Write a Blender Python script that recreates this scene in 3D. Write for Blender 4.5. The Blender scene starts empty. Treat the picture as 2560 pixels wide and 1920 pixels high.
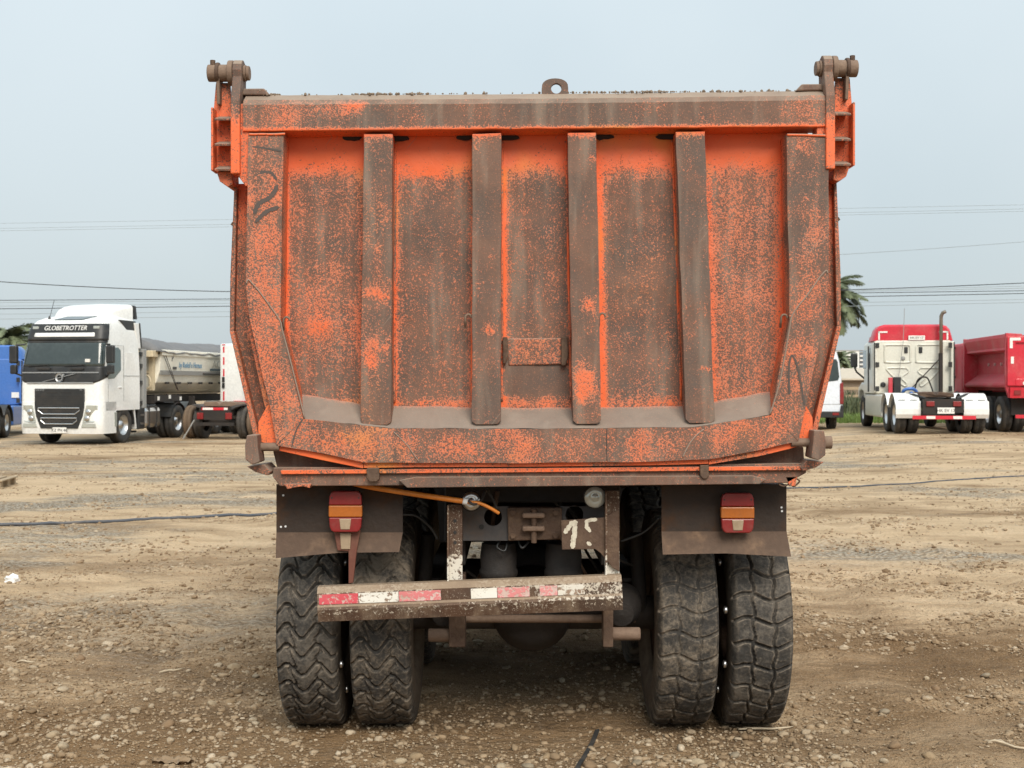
import bpy, bmesh, math, random
import numpy as np
from mathutils import Vector, Matrix, noise

R = math.radians
random.seed(7)
rng = np.random.default_rng(11)
SC = bpy.context.scene
COL = SC.collection

# ------------------------------------------------------------------ camera, sky, sun, exposure
cam_d = bpy.data.cameras.new('camera')
cam = bpy.data.objects.new('camera', cam_d)
COL.objects.link(cam)
cam.location = (0, 0, 1.7)
cam.rotation_euler = (R(90), 0, 0)
cam_d.sensor_width = 36
cam_d.lens = 44.3
cam_d.clip_start = 0.1
cam_d.clip_end = 6000
cam_d.dof.use_dof = True
cam_d.dof.focus_distance = 5.6
cam_d.dof.aperture_fstop = 10.0
SC.camera = cam

SUN_ELEV, SUN_AZ = R(41), R(166)      # azimuth clockwise from +Y: behind the camera, a little to the right
world = bpy.data.worlds.new('World')
SC.world = world
world.use_nodes = True
wn = world.node_tree
wn.nodes.clear()
w_out = wn.nodes.new('ShaderNodeOutputWorld')
w_bg = wn.nodes.new('ShaderNodeBackground')
w_sky = wn.nodes.new('ShaderNodeTexSky')
w_sky.sky_type = 'NISHITA'
w_sky.sun_disc = False
w_sky.sun_elevation = SUN_ELEV
w_sky.sun_rotation = SUN_AZ
w_sky.air_density = 1.0
w_sky.dust_density = 3.0
w_mix = wn.nodes.new('ShaderNodeMix')
w_mix.data_type = 'RGBA'
w_mix.inputs[0].default_value = 0.86          # thin overcast veils most of the blue
w_tc = wn.nodes.new('ShaderNodeTexCoord')
w_ns = wn.nodes.new('ShaderNodeTexNoise')
w_ns.inputs['Scale'].default_value = 3.0
w_ns.inputs['Detail'].default_value = 4
w_rmp = wn.nodes.new('ShaderNodeValToRGB')
w_rmp.color_ramp.elements[0].position = 0.3
w_rmp.color_ramp.elements[0].color = (5.7, 6.55, 6.92, 1)
w_rmp.color_ramp.elements[1].position = 0.7
w_rmp.color_ramp.elements[1].color = (6.4, 7.15, 7.42, 1)
wn.links.new(w_tc.outputs['Generated'], w_ns.inputs['Vector'])
wn.links.new(w_ns.outputs['Fac'], w_rmp.inputs['Fac'])
wn.links.new(w_sky.outputs[0], w_mix.inputs[6])
wn.links.new(w_rmp.outputs[0], w_mix.inputs[7])
# an overcast sky grows brighter from the horizon to the zenith
w_sep = wn.nodes.new('ShaderNodeSeparateXYZ')
w_mr = wn.nodes.new('ShaderNodeMapRange')
w_mr.inputs[1].default_value = 0.0; w_mr.inputs[2].default_value = 1.0
w_mr.inputs[3].default_value = 1.0; w_mr.inputs[4].default_value = 2.0
w_mul = wn.nodes.new('ShaderNodeVectorMath'); w_mul.operation = 'SCALE'
wn.links.new(w_tc.outputs['Generated'], w_sep.inputs[0])
wn.links.new(w_sep.outputs['Z'], w_mr.inputs[0])
wn.links.new(w_mix.outputs[2], w_mul.inputs[0])
wn.links.new(w_mr.outputs[0], w_mul.inputs['Scale'])
wn.links.new(w_mul.outputs[0], w_bg.inputs['Color'])
w_bg.inputs['Strength'].default_value = 0.05
wn.links.new(w_bg.outputs[0], w_out.inputs[0])

sun_d = bpy.data.lights.new('sun', 'SUN')
sun_d.energy = 1.6
sun_d.angle = R(32)
sun_d.color = (1.0, 0.93, 0.82)
sun = bpy.data.objects.new('sun', sun_d)
COL.objects.link(sun)
sd = Vector((math.sin(SUN_AZ) * math.cos(SUN_ELEV), math.cos(SUN_AZ) * math.cos(SUN_ELEV), math.sin(SUN_ELEV)))
sun.rotation_euler = sd.to_track_quat('Z', 'Y').to_euler()
sun.location = sd * 60
SC.view_settings.view_transform = 'Standard'
SC.view_settings.look = 'None'
SC.view_settings.gamma = 1
SC.view_settings.exposure = 1.0
SC.view_settings.use_curve_mapping = False
SC.cycles.max_bounces = 6
SC.cycles.diffuse_bounces = 3
SC.cycles.glossy_bounces = 2
SC.cycles.transmission_bounces = 2
SC.cycles.caustics_reflective = False
SC.cycles.caustics_refractive = False
SC.cycles.use_adaptive_sampling = True
SC.cycles.adaptive_threshold = 0.02

# ------------------------------------------------------------------ small helpers
def lerp(a, b, t): return a + (b - a) * t
def ss(e0, e1, x):
    t = min(1, max(0, (x - e0) / (e1 - e0)))
    return t * t * (3 - 2 * t)
def interp(xs, ys, x):
    return float(np.interp(x, xs, ys))

def empty(name, loc=(0, 0, 0), rz=0.0, label=None, cat=None, group=None):
    o = bpy.data.objects.new(name, None)
    o.empty_display_size = 0.2
    o.location = loc
    o.rotation_euler = (0, 0, rz)
    COL.objects.link(o)
    tag(o, label, cat, group)
    return o

def tag(o, label=None, cat=None, group=None, kind=None):
    if label: o['label'] = label
    if cat: o['category'] = cat
    if group: o['group'] = group
    if kind: o['kind'] = kind
    return o

def fin(name, bm, mat, parent=None, smooth=False, bevel=0.0, paint=None, dice=0.0, auto=None, recalc=True, solid=0.0, jit=0.0):
    """bmesh -> one linked mesh object"""
    if dice:
        dice_bm(bm, dice)
    if jit:
        for v in bm.verts:
            q = v.co * 6.0
            v.co += Vector((noise.noise(q), noise.noise(q + Vector((9, 0, 0))) * 1.3, noise.noise(q + Vector((0, 9, 0))))) * jit
    if recalc:
        bmesh.ops.recalc_face_normals(bm, faces=bm.faces)
    me = bpy.data.meshes.new(name)
    bm.to_mesh(me)
    bm.free()
    me.materials.append(mat)
    if paint is not None:
        at = me.attributes.new('paint', 'FLOAT', 'POINT')
        if callable(paint):
            vals = [paint(v.co.x, v.co.y, v.co.z) for v in me.vertices]
        else:
            vals = [paint] * len(me.vertices)
        at.data.foreach_set('value', vals)
    if smooth:
        me.polygons.foreach_set('use_smooth', [True] * len(me.polygons))
    o = bpy.data.objects.new(name, me)
    COL.objects.link(o)
    if parent: o.parent = parent
    if solid:
        m = o.modifiers.new('solid', 'SOLIDIFY'); m.thickness = solid; m.offset = -1
    if bevel:
        m = o.modifiers.new('bevel', 'BEVEL'); m.width = bevel; m.segments = 2
        m.limit_method = 'ANGLE'; m.angle_limit = R(40)
    if auto:
        try:
            me.set_sharp_from_angle(angle=R(auto))
        except Exception:
            pass
    return o

def dice_bm(bm, step):
    for ax in (0, 2):
        lo = min(v.co[ax] for v in bm.verts); hi = max(v.co[ax] for v in bm.verts)
        no = [0, 0, 0]; no[ax] = 1
        n = int((hi - lo) / step)
        for i in range(1, n + 1):
            c = lo + (hi - lo) * i / (n + 1)
            co = [0, 0, 0]; co[ax] = c
            bmesh.ops.bisect_plane(bm, geom=bm.verts[:] + bm.edges[:] + bm.faces[:], plane_co=co, plane_no=no, dist=1e-5)

def copy_tree(o, parent=None):
    c = o.copy()
    COL.objects.link(c)
    c.parent = parent
    for ch in o.children:
        copy_tree(ch, c)
    return c

def box(bm, x0, x1, y0, y1, z0, z1):
    vs = [bm.verts.new(p) for p in ((x0, y0, z0), (x1, y0, z0), (x1, y1, z0), (x0, y1, z0), (x0, y0, z1), (x1, y0, z1), (x1, y1, z1), (x0, y1, z1))]
    for f in ((0, 3, 2, 1), (4, 5, 6, 7), (0, 1, 5, 4), (1, 2, 6, 5), (2, 3, 7, 6), (3, 0, 4, 7)):
        bm.faces.new([vs[i] for i in f])
    return vs

def prism(bm, pts, ax, a, b):
    """polygon pts in the other two axes (x,z for ax=y; y,z for ax=x; x,y for ax=z), extruded from a to b"""
    def P(p, c):
        if ax == 'y': return (p[0], c, p[1])
        if ax == 'x': return (c, p[0], p[1])
        return (p[0], p[1], c)
    A = [bm.verts.new(P(p, a)) for p in pts]
    B = [bm.verts.new(P(p, b)) for p in pts]
    bm.faces.new(A); bm.faces.new(B[::-1])
    n = len(pts)
    for i in range(n):
        bm.faces.new((A[i], B[i], B[(i + 1) % n], A[(i + 1) % n]))

def frame_of(d):
    d = d.normalized()
    up = Vector((0, 0, 1)) if abs(d.z) < 0.95 else Vector((0, 1, 0))
    u = d.cross(up).normalized()
    return u, u.cross(d).normalized()

def cyl(bm, p0, p1, r0, r1=None, n=16, caps=True):
    if r1 is None: r1 = r0
    p0, p1 = Vector(p0), Vector(p1)
    u, v = frame_of(p1 - p0)
    A, B = [], []
    for i in range(n):
        a = 2 * math.pi * i / n
        d = u * math.cos(a) + v * math.sin(a)
        A.append(bm.verts.new(p0 + d * r0)); B.append(bm.verts.new(p1 + d * r1))
    for i in range(n):
        bm.faces.new((A[i], A[(i + 1) % n], B[(i + 1) % n], B[i]))
    if caps:
        bm.faces.new(A[::-1]); bm.faces.new(B)

def tube(bm, pts, r, n=8, caps=True):
    pts = [Vector(p) for p in pts]
    rings = []
    u = None
    for i, p in enumerate(pts):
        d = (pts[min(i + 1, len(pts) - 1)] - pts[max(i - 1, 0)]).normalized()
        if u is None:
            u, v = frame_of(d)
        else:
            u = (u - d * u.dot(d)).normalized(); v = u.cross(d).normalized()
        rr = r[i] if isinstance(r, (list, tuple)) else r
        rings.append([bm.verts.new(p + (u * math.cos(2 * math.pi * k / n) + v * math.sin(2 * math.pi * k / n)) * rr) for k in range(n)])
    for a, b in zip(rings, rings[1:]):
        for k in range(n):
            bm.faces.new((a[k], a[(k + 1) % n], b[(k + 1) % n], b[k]))
    if caps:
        bm.faces.new(rings[0][::-1]); bm.faces.new(rings[-1])

def lathe(bm, prof, c, ax, n=32, caps=False):
    """prof = [(radius, height along ax)]"""
    c = Vector(c); d = Vector(ax).normalized()
    u, v = frame_of(d)
    rings = []
    for r, h in prof:
        rings.append([bm.verts.new(c + d * h + (u * math.cos(2 * math.pi * k / n) + v * math.sin(2 * math.pi * k / n)) * r) for k in range(n)])
    for a, b in zip(rings, rings[1:]):
        for k in range(n):
            bm.faces.new((a[k], a[(k + 1) % n], b[(k + 1) % n], b[k]))
    if caps:
        bm.faces.new(rings[0][::-1]); bm.faces.new(rings[-1])

def smooth_path(pts, n=8):
    pts = [Vector(p) for p in pts]
    out = []
    for i in range(len(pts) - 1):
        p0 = pts[max(i - 1, 0)]; p1 = pts[i]; p2 = pts[i + 1]; p3 = pts[min(i + 2, len(pts) - 1)]
        for k in range(n):
            t = k / n
            out.append(0.5 * ((2 * p1) + (p2 - p0) * t + (2 * p0 - 5 * p1 + 4 * p2 - p3) * t * t + (3 * p1 - p0 - 3 * p2 + p3) * t ** 3))
    out.append(pts[-1])
    return out

def holed_plate(bm, outline, c, r, y0, y1, n=32):
    """plate in xz with one round hole; outline convex polygon round c"""
    def ray(a):
        d = (math.cos(a), math.sin(a)); best = None
        for i in range(len(outline)):
            p, q = outline[i], outline[(i + 1) % len(outline)]
            ex, ez = q[0] - p[0], q[1] - p[1]
            den = d[0] * ez - d[1] * ex
            if abs(den) < 1e-12: continue
            t = ((p[0] - c[0]) * ez - (p[1] - c[1]) * ex) / den
            s = ((p[0] - c[0]) * d[1] - (p[1] - c[1]) * d[0]) / den
            if t > 0 and -1e-6 <= s <= 1 + 1e-6 and (best is None or t < best): best = t
        return (c[0] + d[0] * best, c[1] + d[1] * best)
    angs = sorted([2 * math.pi * i / n for i in range(n)] + [math.atan2(p[1] - c[1], p[0] - c[0]) % (2 * math.pi) for p in outline])
    ang = [angs[0]]
    for a in angs[1:]:
        if a - ang[-1] > 1e-3: ang.append(a)
    O = [ray(a) for a in ang]
    I = [(c[0] + r * math.cos(a), c[1] + r * math.sin(a)) for a in ang]
    V = {}
    for nm, L in (('o', O), ('i', I)):
        for y in (y0, y1):
            V[nm, y] = [bm.verts.new((p[0], y, p[1])) for p in L]
    m = len(ang)
    for k in range(m):
        j = (k + 1) % m
        bm.faces.new((V['o', y0][k], V['o', y0][j], V['i', y0][j], V['i', y0][k]))
        bm.faces.new((V['o', y1][k], V['i', y1][k], V['i', y1][j], V['o', y1][j]))
        bm.faces.new((V['o', y0][k], V['o', y1][k], V['o', y1][j], V['o', y0][j]))
        bm.faces.new((V['i', y0][k], V['i', y0][j], V['i', y1][j], V['i', y1][k]))

def ribbon(bm, pts, w, y, th=0.0015):
    """hand-painted stroke in xz: one mitred strip, a thin slab in front of depth y, with a ragged edge"""
    P = [Vector((p[0], p[1])) for p in pts]
    Q = [P[0]]
    for a, b in zip(P, P[1:]):
        n = max(1, int((b - a).length / 0.004))
        Q += [a.lerp(b, k / n) for k in range(1, n + 1)]
    L, Rr = [], []
    for i, p in enumerate(Q):
        d = (Q[min(i + 2, len(Q) - 1)] - Q[max(i - 2, 0)]).normalized()
        n = Vector((-d.y, d.x))
        e = min(1.0, 0.45 + 0.3 * min(i, len(Q) - 1 - i))
        a = w * 0.5 * e * (1 + 0.45 * noise.noise((p.x * 130, p.y * 130, 1)))
        c = w * 0.5 * e * (1 + 0.45 * noise.noise((p.x * 130, p.y * 130, 9)))
        L.append(p + n * a); Rr.append(p - n * c)
    F = [[bm.verts.new((q.x, yy, q.y)) for q in S_] for S_ in (L, Rr) for yy in (y - th, y)]
    lf, lb, rf, rb = F
    for i in range(len(Q) - 1):
        bm.faces.new((lf[i], lf[i + 1], rf[i + 1], rf[i])); bm.faces.new((lb[i], rb[i], rb[i + 1], lb[i + 1]))
        bm.faces.new((lf[i], lb[i], lb[i + 1], lf[i + 1])); bm.faces.new((rf[i], rf[i + 1], rb[i + 1], rb[i]))

def text(s, size, mat, parent, loc, rot=(R(90), 0, 0), name='lettering', ext=0.003, shear=0.0, sx=1.0):
    cu = bpy.data.curves.new(name, 'FONT')
    cu.body = s; cu.size = size; cu.extrude = ext; cu.align_x = 'CENTER'; cu.align_y = 'CENTER'; cu.shear = shear
    cu.resolution_u = 3
    tmp = bpy.data.objects.new('tmp', cu)
    COL.objects.link(tmp)
    dg = bpy.context.evaluated_depsgraph_get()
    me = bpy.data.meshes.new_from_object(tmp.evaluated_get(dg))
    bpy.data.objects.remove(tmp)
    bpy.data.curves.remove(cu)
    me.materials.clear(); me.materials.append(mat)
    o = bpy.data.objects.new(name, me)
    COL.objects.link(o)
    o.parent = parent; o.location = loc; o.rotation_euler = rot; o.scale = (sx, 1, 1)
    return o

# ------------------------------------------------------------------ materials
MATS = {}
def new_mat(name):
    m = bpy.data.materials.new(name)
    m.use_nodes = True
    nt = m.node_tree
    b = nt.nodes['Principled BSDF']
    return m, nt, b
def nd(nt, typ, **kw):
    n = nt.nodes.new(typ)
    for k, v in kw.items():
        if k.startswith('i_'):
            n.inputs[k[2:].replace('_', ' ')].default_value = v
        else:
            setattr(n, k, v)
    return n
def lk(nt, a, b): nt.links.new(a, b)
def rgb(c): return (c[0], c[1], c[2], 1)
def mixc(nt, fac, a, b):
    m = nd(nt, 'ShaderNodeMix', data_type='RGBA')
    for s, idx in ((fac, 0), (a, 6), (b, 7)):
        if isinstance(s, (int, float)): m.inputs[idx].default_value = s
        elif isinstance(s, tuple): m.inputs[idx].default_value = rgb(s)
        else: lk(nt, s, m.inputs[idx])
    return m.outputs[2]
def mth(nt, op, a, b=None, c=None, clamp=False):
    m = nd(nt, 'ShaderNodeMath', operation=op, use_clamp=clamp)
    for i, s in enumerate((a, b, c)):
        if s is None: continue
        if isinstance(s, (int, float)): m.inputs[i].default_value = s
        else: lk(nt, s, m.inputs[i])
    return m.outputs[0]
def mapr(nt, v, a, b, c=0.0, d=1.0, sm=True):
    m = nd(nt, 'ShaderNodeMapRange', interpolation_type='SMOOTHSTEP' if sm else 'LINEAR')
    lk(nt, v, m.inputs[0])
    for i, s in zip((1, 2, 3, 4), (a, b, c, d)): m.inputs[i].default_value = s
    return m.outputs[0]
def noi(nt, vec, scale, detail=3, rough=0.55, dist=0.0):
    n = nd(nt, 'ShaderNodeTexNoise')
    n.inputs['Scale'].default_value = scale; n.inputs['Detail'].default_value = detail
    n.inputs['Roughness'].default_value = rough; n.inputs['Distortion'].default_value = dist
    if vec is not None: lk(nt, vec, n.inputs['Vector'])
    return n.outputs['Fac']
def scaled(nt, vec, s):
    m = nd(nt, 'ShaderNodeMapping')
    m.inputs['Scale'].default_value = s
    lk(nt, vec, m.inputs['Vector'])
    return m.outputs[0]
def bump(nt, b, h, strength=0.3, dist=0.01):
    n = nd(nt, 'ShaderNodeBump')
    n.inputs['Strength'].default_value = strength; n.inputs['Distance'].default_value = dist
    lk(nt, h, n.inputs['Height']); lk(nt, n.outputs[0], b.inputs['Normal'])

def simple(name, col, rough=0.5, metal=0.0, dirt=0.25, dcol=(0.2, 0.15, 0.1), dscale=3.0, coat=0.0, bmp=0.0, spec=0.5):
    """paint / rubber / metal with uneven dust over it"""
    if name in MATS: return MATS[name]
    m, nt, b = new_mat(name)
    oc = nd(nt, 'ShaderNodeTexCoord').outputs['Object']
    n1 = noi(nt, oc, dscale, 3, 0.65)
    n2 = noi(nt, oc, dscale * 9, 2, 0.6)
    f = mth(nt, 'MULTIPLY', mapr(nt, n1, 0.42, 0.75), mapr(nt, n2, 0.25, 0.75, 0.3, 1.0))
    f = mth(nt, 'MULTIPLY', f, dirt)
    v = mapr(nt, n2, 0.2, 0.8, 0.9, 1.08)
    hs = nd(nt, 'ShaderNodeHueSaturation'); hs.inputs['Color'].default_value = rgb(col); lk(nt, v, hs.inputs['Value'])
    lk(nt, mixc(nt, f, hs.outputs[0], dcol), b.inputs['Base Color'])
    lk(nt, mapr(nt, f, 0.0, 0.6, rough, min(1, rough + 0.3)), b.inputs['Roughness'])
    b.inputs['Metallic'].default_value = metal
    b.inputs['Coat Weight'].default_value = coat
    b.inputs['Specular IOR Level'].default_value = spec
    if bmp: bump(nt, b, n2, bmp, 0.01)
    MATS[name] = m
    return m

def chipped(name, paint_a, paint_b, thin, rust_a, rust_b, dust, fscale=95.0, dusty=1.0, streak=0.5):
    """worn paint: point attribute 'paint' 0 (bare, rusty) .. 1 (whole paint), broken up into chips by noise"""
    if name in MATS: return MATS[name]
    m, nt, b = new_mat(name)
    oc = nd(nt, 'ShaderNodeTexCoord').outputs['Object']
    at = nd(nt, 'ShaderNodeAttribute', attribute_name='paint').outputs['Fac']
    nf = noi(nt, oc, fscale, 2, 0.55, 0.6)
    nf2 = noi(nt, oc, fscale * 0.42, 2, 0.5, 0.4)
    nm = noi(nt, oc, 7.0, 3, 0.6)
    nl = noi(nt, oc, 2.3, 2, 0.6)
    scr = noi(nt, scaled(nt, oc, (38, 38, 2.5)), 1.0, 2, 0.5)
    p = mth(nt, 'ADD', at, mth(nt, 'MULTIPLY', mth(nt, 'SUBTRACT', nm, 0.5), 0.5))
    p = mth(nt, 'ADD', p, mth(nt, 'MULTIPLY', mth(nt, 'SUBTRACT', scr, 0.5), 0.35))
    fine = mth(nt, 'ADD', mth(nt, 'MULTIPLY', mth(nt, 'SUBTRACT', nf, 0.5), 2.0), mth(nt, 'MULTIPLY', mth(nt, 'SUBTRACT', nf2, 0.5), 0.7))
    v = mth(nt, 'ADD', p, fine)
    mask = mapr(nt, v, 0.40, 0.74)
    # paint: orange to amber, chalky where thin
    pc = mixc(nt, mapr(nt, nl, 0.55, 0.72), paint_a, paint_b)
    pc = mixc(nt, mapr(nt, at, 0.42, 0.95, 0.75, 0.0), pc, thin)
    # bare steel / rust
    st = noi(nt, scaled(nt, oc, (14, 14, 1.6)), 1.0, 3, 0.6)
    big = noi(nt, oc, 4.0, 3, 0.65)
    rc = mixc(nt, mapr(nt, big, 0.35, 0.68), rust_a, rust_b)
    sp = noi(nt, oc, 160.0, 2, 0.5)
    rc = mixc(nt, mapr(nt, sp, 0.58, 0.72, 0, 0.4), rc, thin)
    rc = mixc(nt, mth(nt, 'MULTIPLY', mapr(nt, st, 0.45, 0.75), streak), rc, dust)
    col = mixc(nt, mask, rc, pc)
    # thin slanting scratches, paler where bare metal is fresh
    rot = nd(nt, 'ShaderNodeMapping'); rot.inputs['Rotation'].default_value = (0, R(52), 0); lk(nt, oc, rot.inputs['Vector'])
    sc1 = noi(nt, scaled(nt, rot.outputs[0], (5, 5, 110)), 1.0, 1, 0.5)
    col = mixc(nt, mth(nt, 'MULTIPLY', mapr(nt, sc1, 0.72, 0.77), 0.35 * dusty), col, dust)
    # settled dust on what faces up
    gz = nd(nt, 'ShaderNodeSeparateXYZ'); lk(nt, nd(nt, 'ShaderNodeNewGeometry').outputs['Normal'], gz.inputs[0])
    up = mth(nt, 'MULTIPLY', mapr(nt, gz.outputs['Z'], 0.2, 0.75), mapr(nt, nm, 0.2, 0.7, 0.65, 1.0))
    up = mth(nt, 'MULTIPLY', up, dusty)
    film = mth(nt, 'MULTIPLY', mapr(nt, big, 0.45, 0.8), 0.16 * dusty)
    col = mixc(nt, mth(nt, 'MAXIMUM', up, film), col, dust)
    lk(nt, col, b.inputs['Base Color'])
    lk(nt, mapr(nt, mask, 0, 1, 0.72, 0.5), b.inputs['Roughness'])
    b.inputs['Specular IOR Level'].default_value = 0.35
    h = mth(nt, 'ADD', mth(nt, 'MULTIPLY', mask, 0.6), mth(nt, 'MULTIPLY', nf2, 0.5))
    h = mth(nt, 'ADD', h, mth(nt, 'MULTIPLY', nm, 1.4))
    bump(nt, b, h, 0.35, 0.006)
    MATS[name] = m
    return m

ORANGE = chipped('worn_orange_paint', (0.82, 0.15, 0.046), (0.80, 0.25, 0.05), (0.5, 0.195, 0.11), (0.175, 0.1, 0.07), (0.1, 0.07, 0.057), (0.3, 0.23, 0.175), fscale=150.0)
WHITEWORN = chipped('worn_white_paint', (0.72, 0.69, 0.62), (0.55, 0.5, 0.4), (0.5, 0.42, 0.32), (0.095, 0.05, 0.03), (0.06, 0.035, 0.025), (0.3, 0.22, 0.15), fscale=70)
RUST = simple('rusty_steel', (0.085, 0.048, 0.03), 0.75, 0, 0.75, (0.22, 0.15, 0.1), 6, bmp=0.4)
RUSTDUST = simple('dusty_rusty_steel', (0.19, 0.125, 0.088), 0.8, 0, 0.7, (0.3, 0.22, 0.16), 5, bmp=0.3)
DARKSTEEL = simple('dark_chassis_steel', (0.022, 0.018, 0.016), 0.75, 0, 0.5, (0.07, 0.048, 0.034), 6, bmp=0.3)
GREYSTEEL = simple('grey_primer_steel', (0.06, 0.055, 0.055), 0.65, 0, 0.6, (0.12, 0.08, 0.055), 7)
BLACKRUB = simple('black_rubber', (0.022, 0.021, 0.021), 0.75, 0, 0.6, (0.1, 0.08, 0.06), 5)
DUSTYRUB = simple('dusty_black_rubber', (0.03, 0.029, 0.028), 0.8, 0, 0.9, (0.13, 0.105, 0.08), 4, bmp=0.25)
BLACKPL = simple('black_plastic', (0.018, 0.019, 0.02), 0.45, 0, 0.3, (0.12, 0.1, 0.08), 3)
CHROME = simple('brushed_metal', (0.62, 0.62, 0.62), 0.28, 1.0, 0.35, (0.3, 0.26, 0.2), 5)
GREYPL = simple('grey_plastic', (0.28, 0.28, 0.27), 0.55, 0, 0.3, (0.3, 0.25, 0.18), 3)
WHITE = simple('white_vehicle_paint', (0.8, 0.8, 0.78), 0.3, 0, 0.22, (0.5, 0.43, 0.33), 1.6, coat=0.4)
CREAM = simple('cream_vehicle_paint', (0.66, 0.65, 0.57), 0.35, 0, 0.35, (0.42, 0.36, 0.26), 2.0, coat=0.3)
BEIGE = simple('beige_trailer_paint', (0.8, 0.77, 0.67), 0.5, 0, 0.3, (0.34, 0.28, 0.19), 1.4)
BEIGED = simple('beige_structure_paint', (0.6, 0.5, 0.34), 0.6, 0, 0.5, (0.3, 0.23, 0.15), 2.4)
RED = simple('red_vehicle_paint', (0.56, 0.014, 0.034), 0.38, 0, 0.3, (0.4, 0.2, 0.17), 1.8, coat=0.3)
REDDUST = simple('dusty_red_paint', (0.52, 0.04, 0.058), 0.55, 0, 0.9, (0.5, 0.25, 0.23), 2.0)
BLUE = simple('blue_vehicle_paint', (0.045, 0.15, 0.46), 0.4, 0, 0.25, (0.2, 0.25, 0.4), 2, coat=0.3)
GLASS = simple('dark_glass', (0.028, 0.04, 0.04), 0.06, 0, 0.2, (0.16, 0.19, 0.18), 1.2, coat=0.6)
SIDEGLASS = simple('green_tinted_glass', (0.09, 0.13, 0.13), 0.08, 0, 0.2, (0.16, 0.19, 0.18), 1.2, coat=0.5)
LAMPG = simple('headlamp_glass', (0.48, 0.5, 0.46), 0.12, 0.3, 0.3, (0.3, 0.29, 0.24), 8, coat=0.8)
REDL = simple('red_lens', (0.22, 0.01, 0.011), 0.4, 0, 0.6, (0.16, 0.06, 0.04), 9, coat=0.2)
AMBL = simple('amber_lens', (0.42, 0.115, 0.01), 0.4, 0, 0.6, (0.22, 0.1, 0.04), 9, coat=0.2)
CLRL = simple('clear_lens', (0.36, 0.27, 0.18), 0.45, 0, 0.7, (0.22, 0.15, 0.09), 12, coat=0.2)
TAPER = chipped('red_reflective_tape', (0.6, 0.03, 0.06), (0.62, 0.06, 0.1), (0.75, 0.45, 0.42), (0.66, 0.5, 0.46), (0.5, 0.36, 0.3), (0.4, 0.3, 0.24), fscale=60, dusty=0.6, streak=0.15)
TAPEW = chipped('white_reflective_tape', (0.8, 0.78, 0.72), (0.72, 0.68, 0.58), (0.6, 0.54, 0.44), (0.3, 0.2, 0.14), (0.2, 0.13, 0.09), (0.45, 0.36, 0.27), fscale=60, dusty=0.6, streak=0.15)
TAPERC = simple('clean_red_tape', (0.6, 0.02, 0.04), 0.4, 0, 0.2)
TAPEWC = simple('clean_white_tape', (0.78, 0.76, 0.72), 0.4, 0, 0.2)
PAINTMARK = simple('hand_painted_white', (0.62, 0.57, 0.46), 0.8, 0, 0.6, (0.16, 0.1, 0.06), 45)
BLACKMARK = simple('black_scrawl', (0.085, 0.066, 0.057), 0.75, 0, 0.9, (0.15, 0.105, 0.085), 25)
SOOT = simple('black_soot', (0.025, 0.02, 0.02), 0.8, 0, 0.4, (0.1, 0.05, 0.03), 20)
SOIL = simple('dry_soil', (0.22, 0.165, 0.12), 0.95, 0, 0.6, (0.3, 0.24, 0.18), 20, bmp=0.5)
HOSEO = simple('orange_hose_rubber', (0.62, 0.2, 0.025), 0.5, 0, 0.5, (0.32, 0.14, 0.05), 9)
HOSEB = simple('blue_black_hose', (0.05, 0.06, 0.078), 0.5, 0, 0.4, (0.3, 0.24, 0.17), 2)
TARP = simple('grey_tarpaulin', (0.15, 0.15, 0.155), 0.75, 0, 0.5, (0.26, 0.24, 0.22), 2, bmp=0.3)
WOOD = simple('weathered_wood', (0.36, 0.27, 0.17), 0.85, 0, 0.6, (0.2, 0.15, 0.1), 6, bmp=0.3)
PLASTICW = simple('white_plastic_film', (0.75, 0.76, 0.76), 0.4, 0, 0.3, (0.4, 0.34, 0.26), 12)
WIRE = simple('wire_black', (0.05, 0.06, 0.065), 0.6, 0, 0.1)
WIREG = simple('wire_grey', (0.3, 0.34, 0.36), 0.6, 0, 0.1)
LEAF = simple('palm_leaf', (0.15, 0.18, 0.095), 0.6, 0, 0.5, (0.13, 0.13, 0.07), 1.5)
TRUNK = simple('palm_bark', (0.16, 0.12, 0.085), 0.9, 0, 0.5, (0.09, 0.07, 0.05), 5, bmp=0.6)
BUSH = simple('bush_leaf', (0.075, 0.095, 0.045), 0.7, 0, 0.7, (0.17, 0.15, 0.08), 2.5)
GRASS = simple('grass_blade', (0.12, 0.19, 0.04), 0.7, 0, 0.5, (0.22, 0.22, 0.09), 1.5)
CONC = simple('pale_render', (0.68, 0.68, 0.67), 0.85, 0, 0.25, (0.5, 0.49, 0.46), 0.1)
WALLB = simple('tan_block_wall', (0.24, 0.19, 0.14), 0.9, 0, 0.5, (0.16, 0.13, 0.1), 0.8)
ROOFC = simple('pale_roof_sheet', (0.5, 0.43, 0.34), 0.8, 0, 0.4, (0.35, 0.29, 0.22), 0.5)

# ------------------------------------------------------------------ ground
def gh(x, y):
    """broad lie of the land: the yard climbs a little to the far right"""
    return 0.30 * ss(5, 12, x) * ss(14, 34, y)

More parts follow.
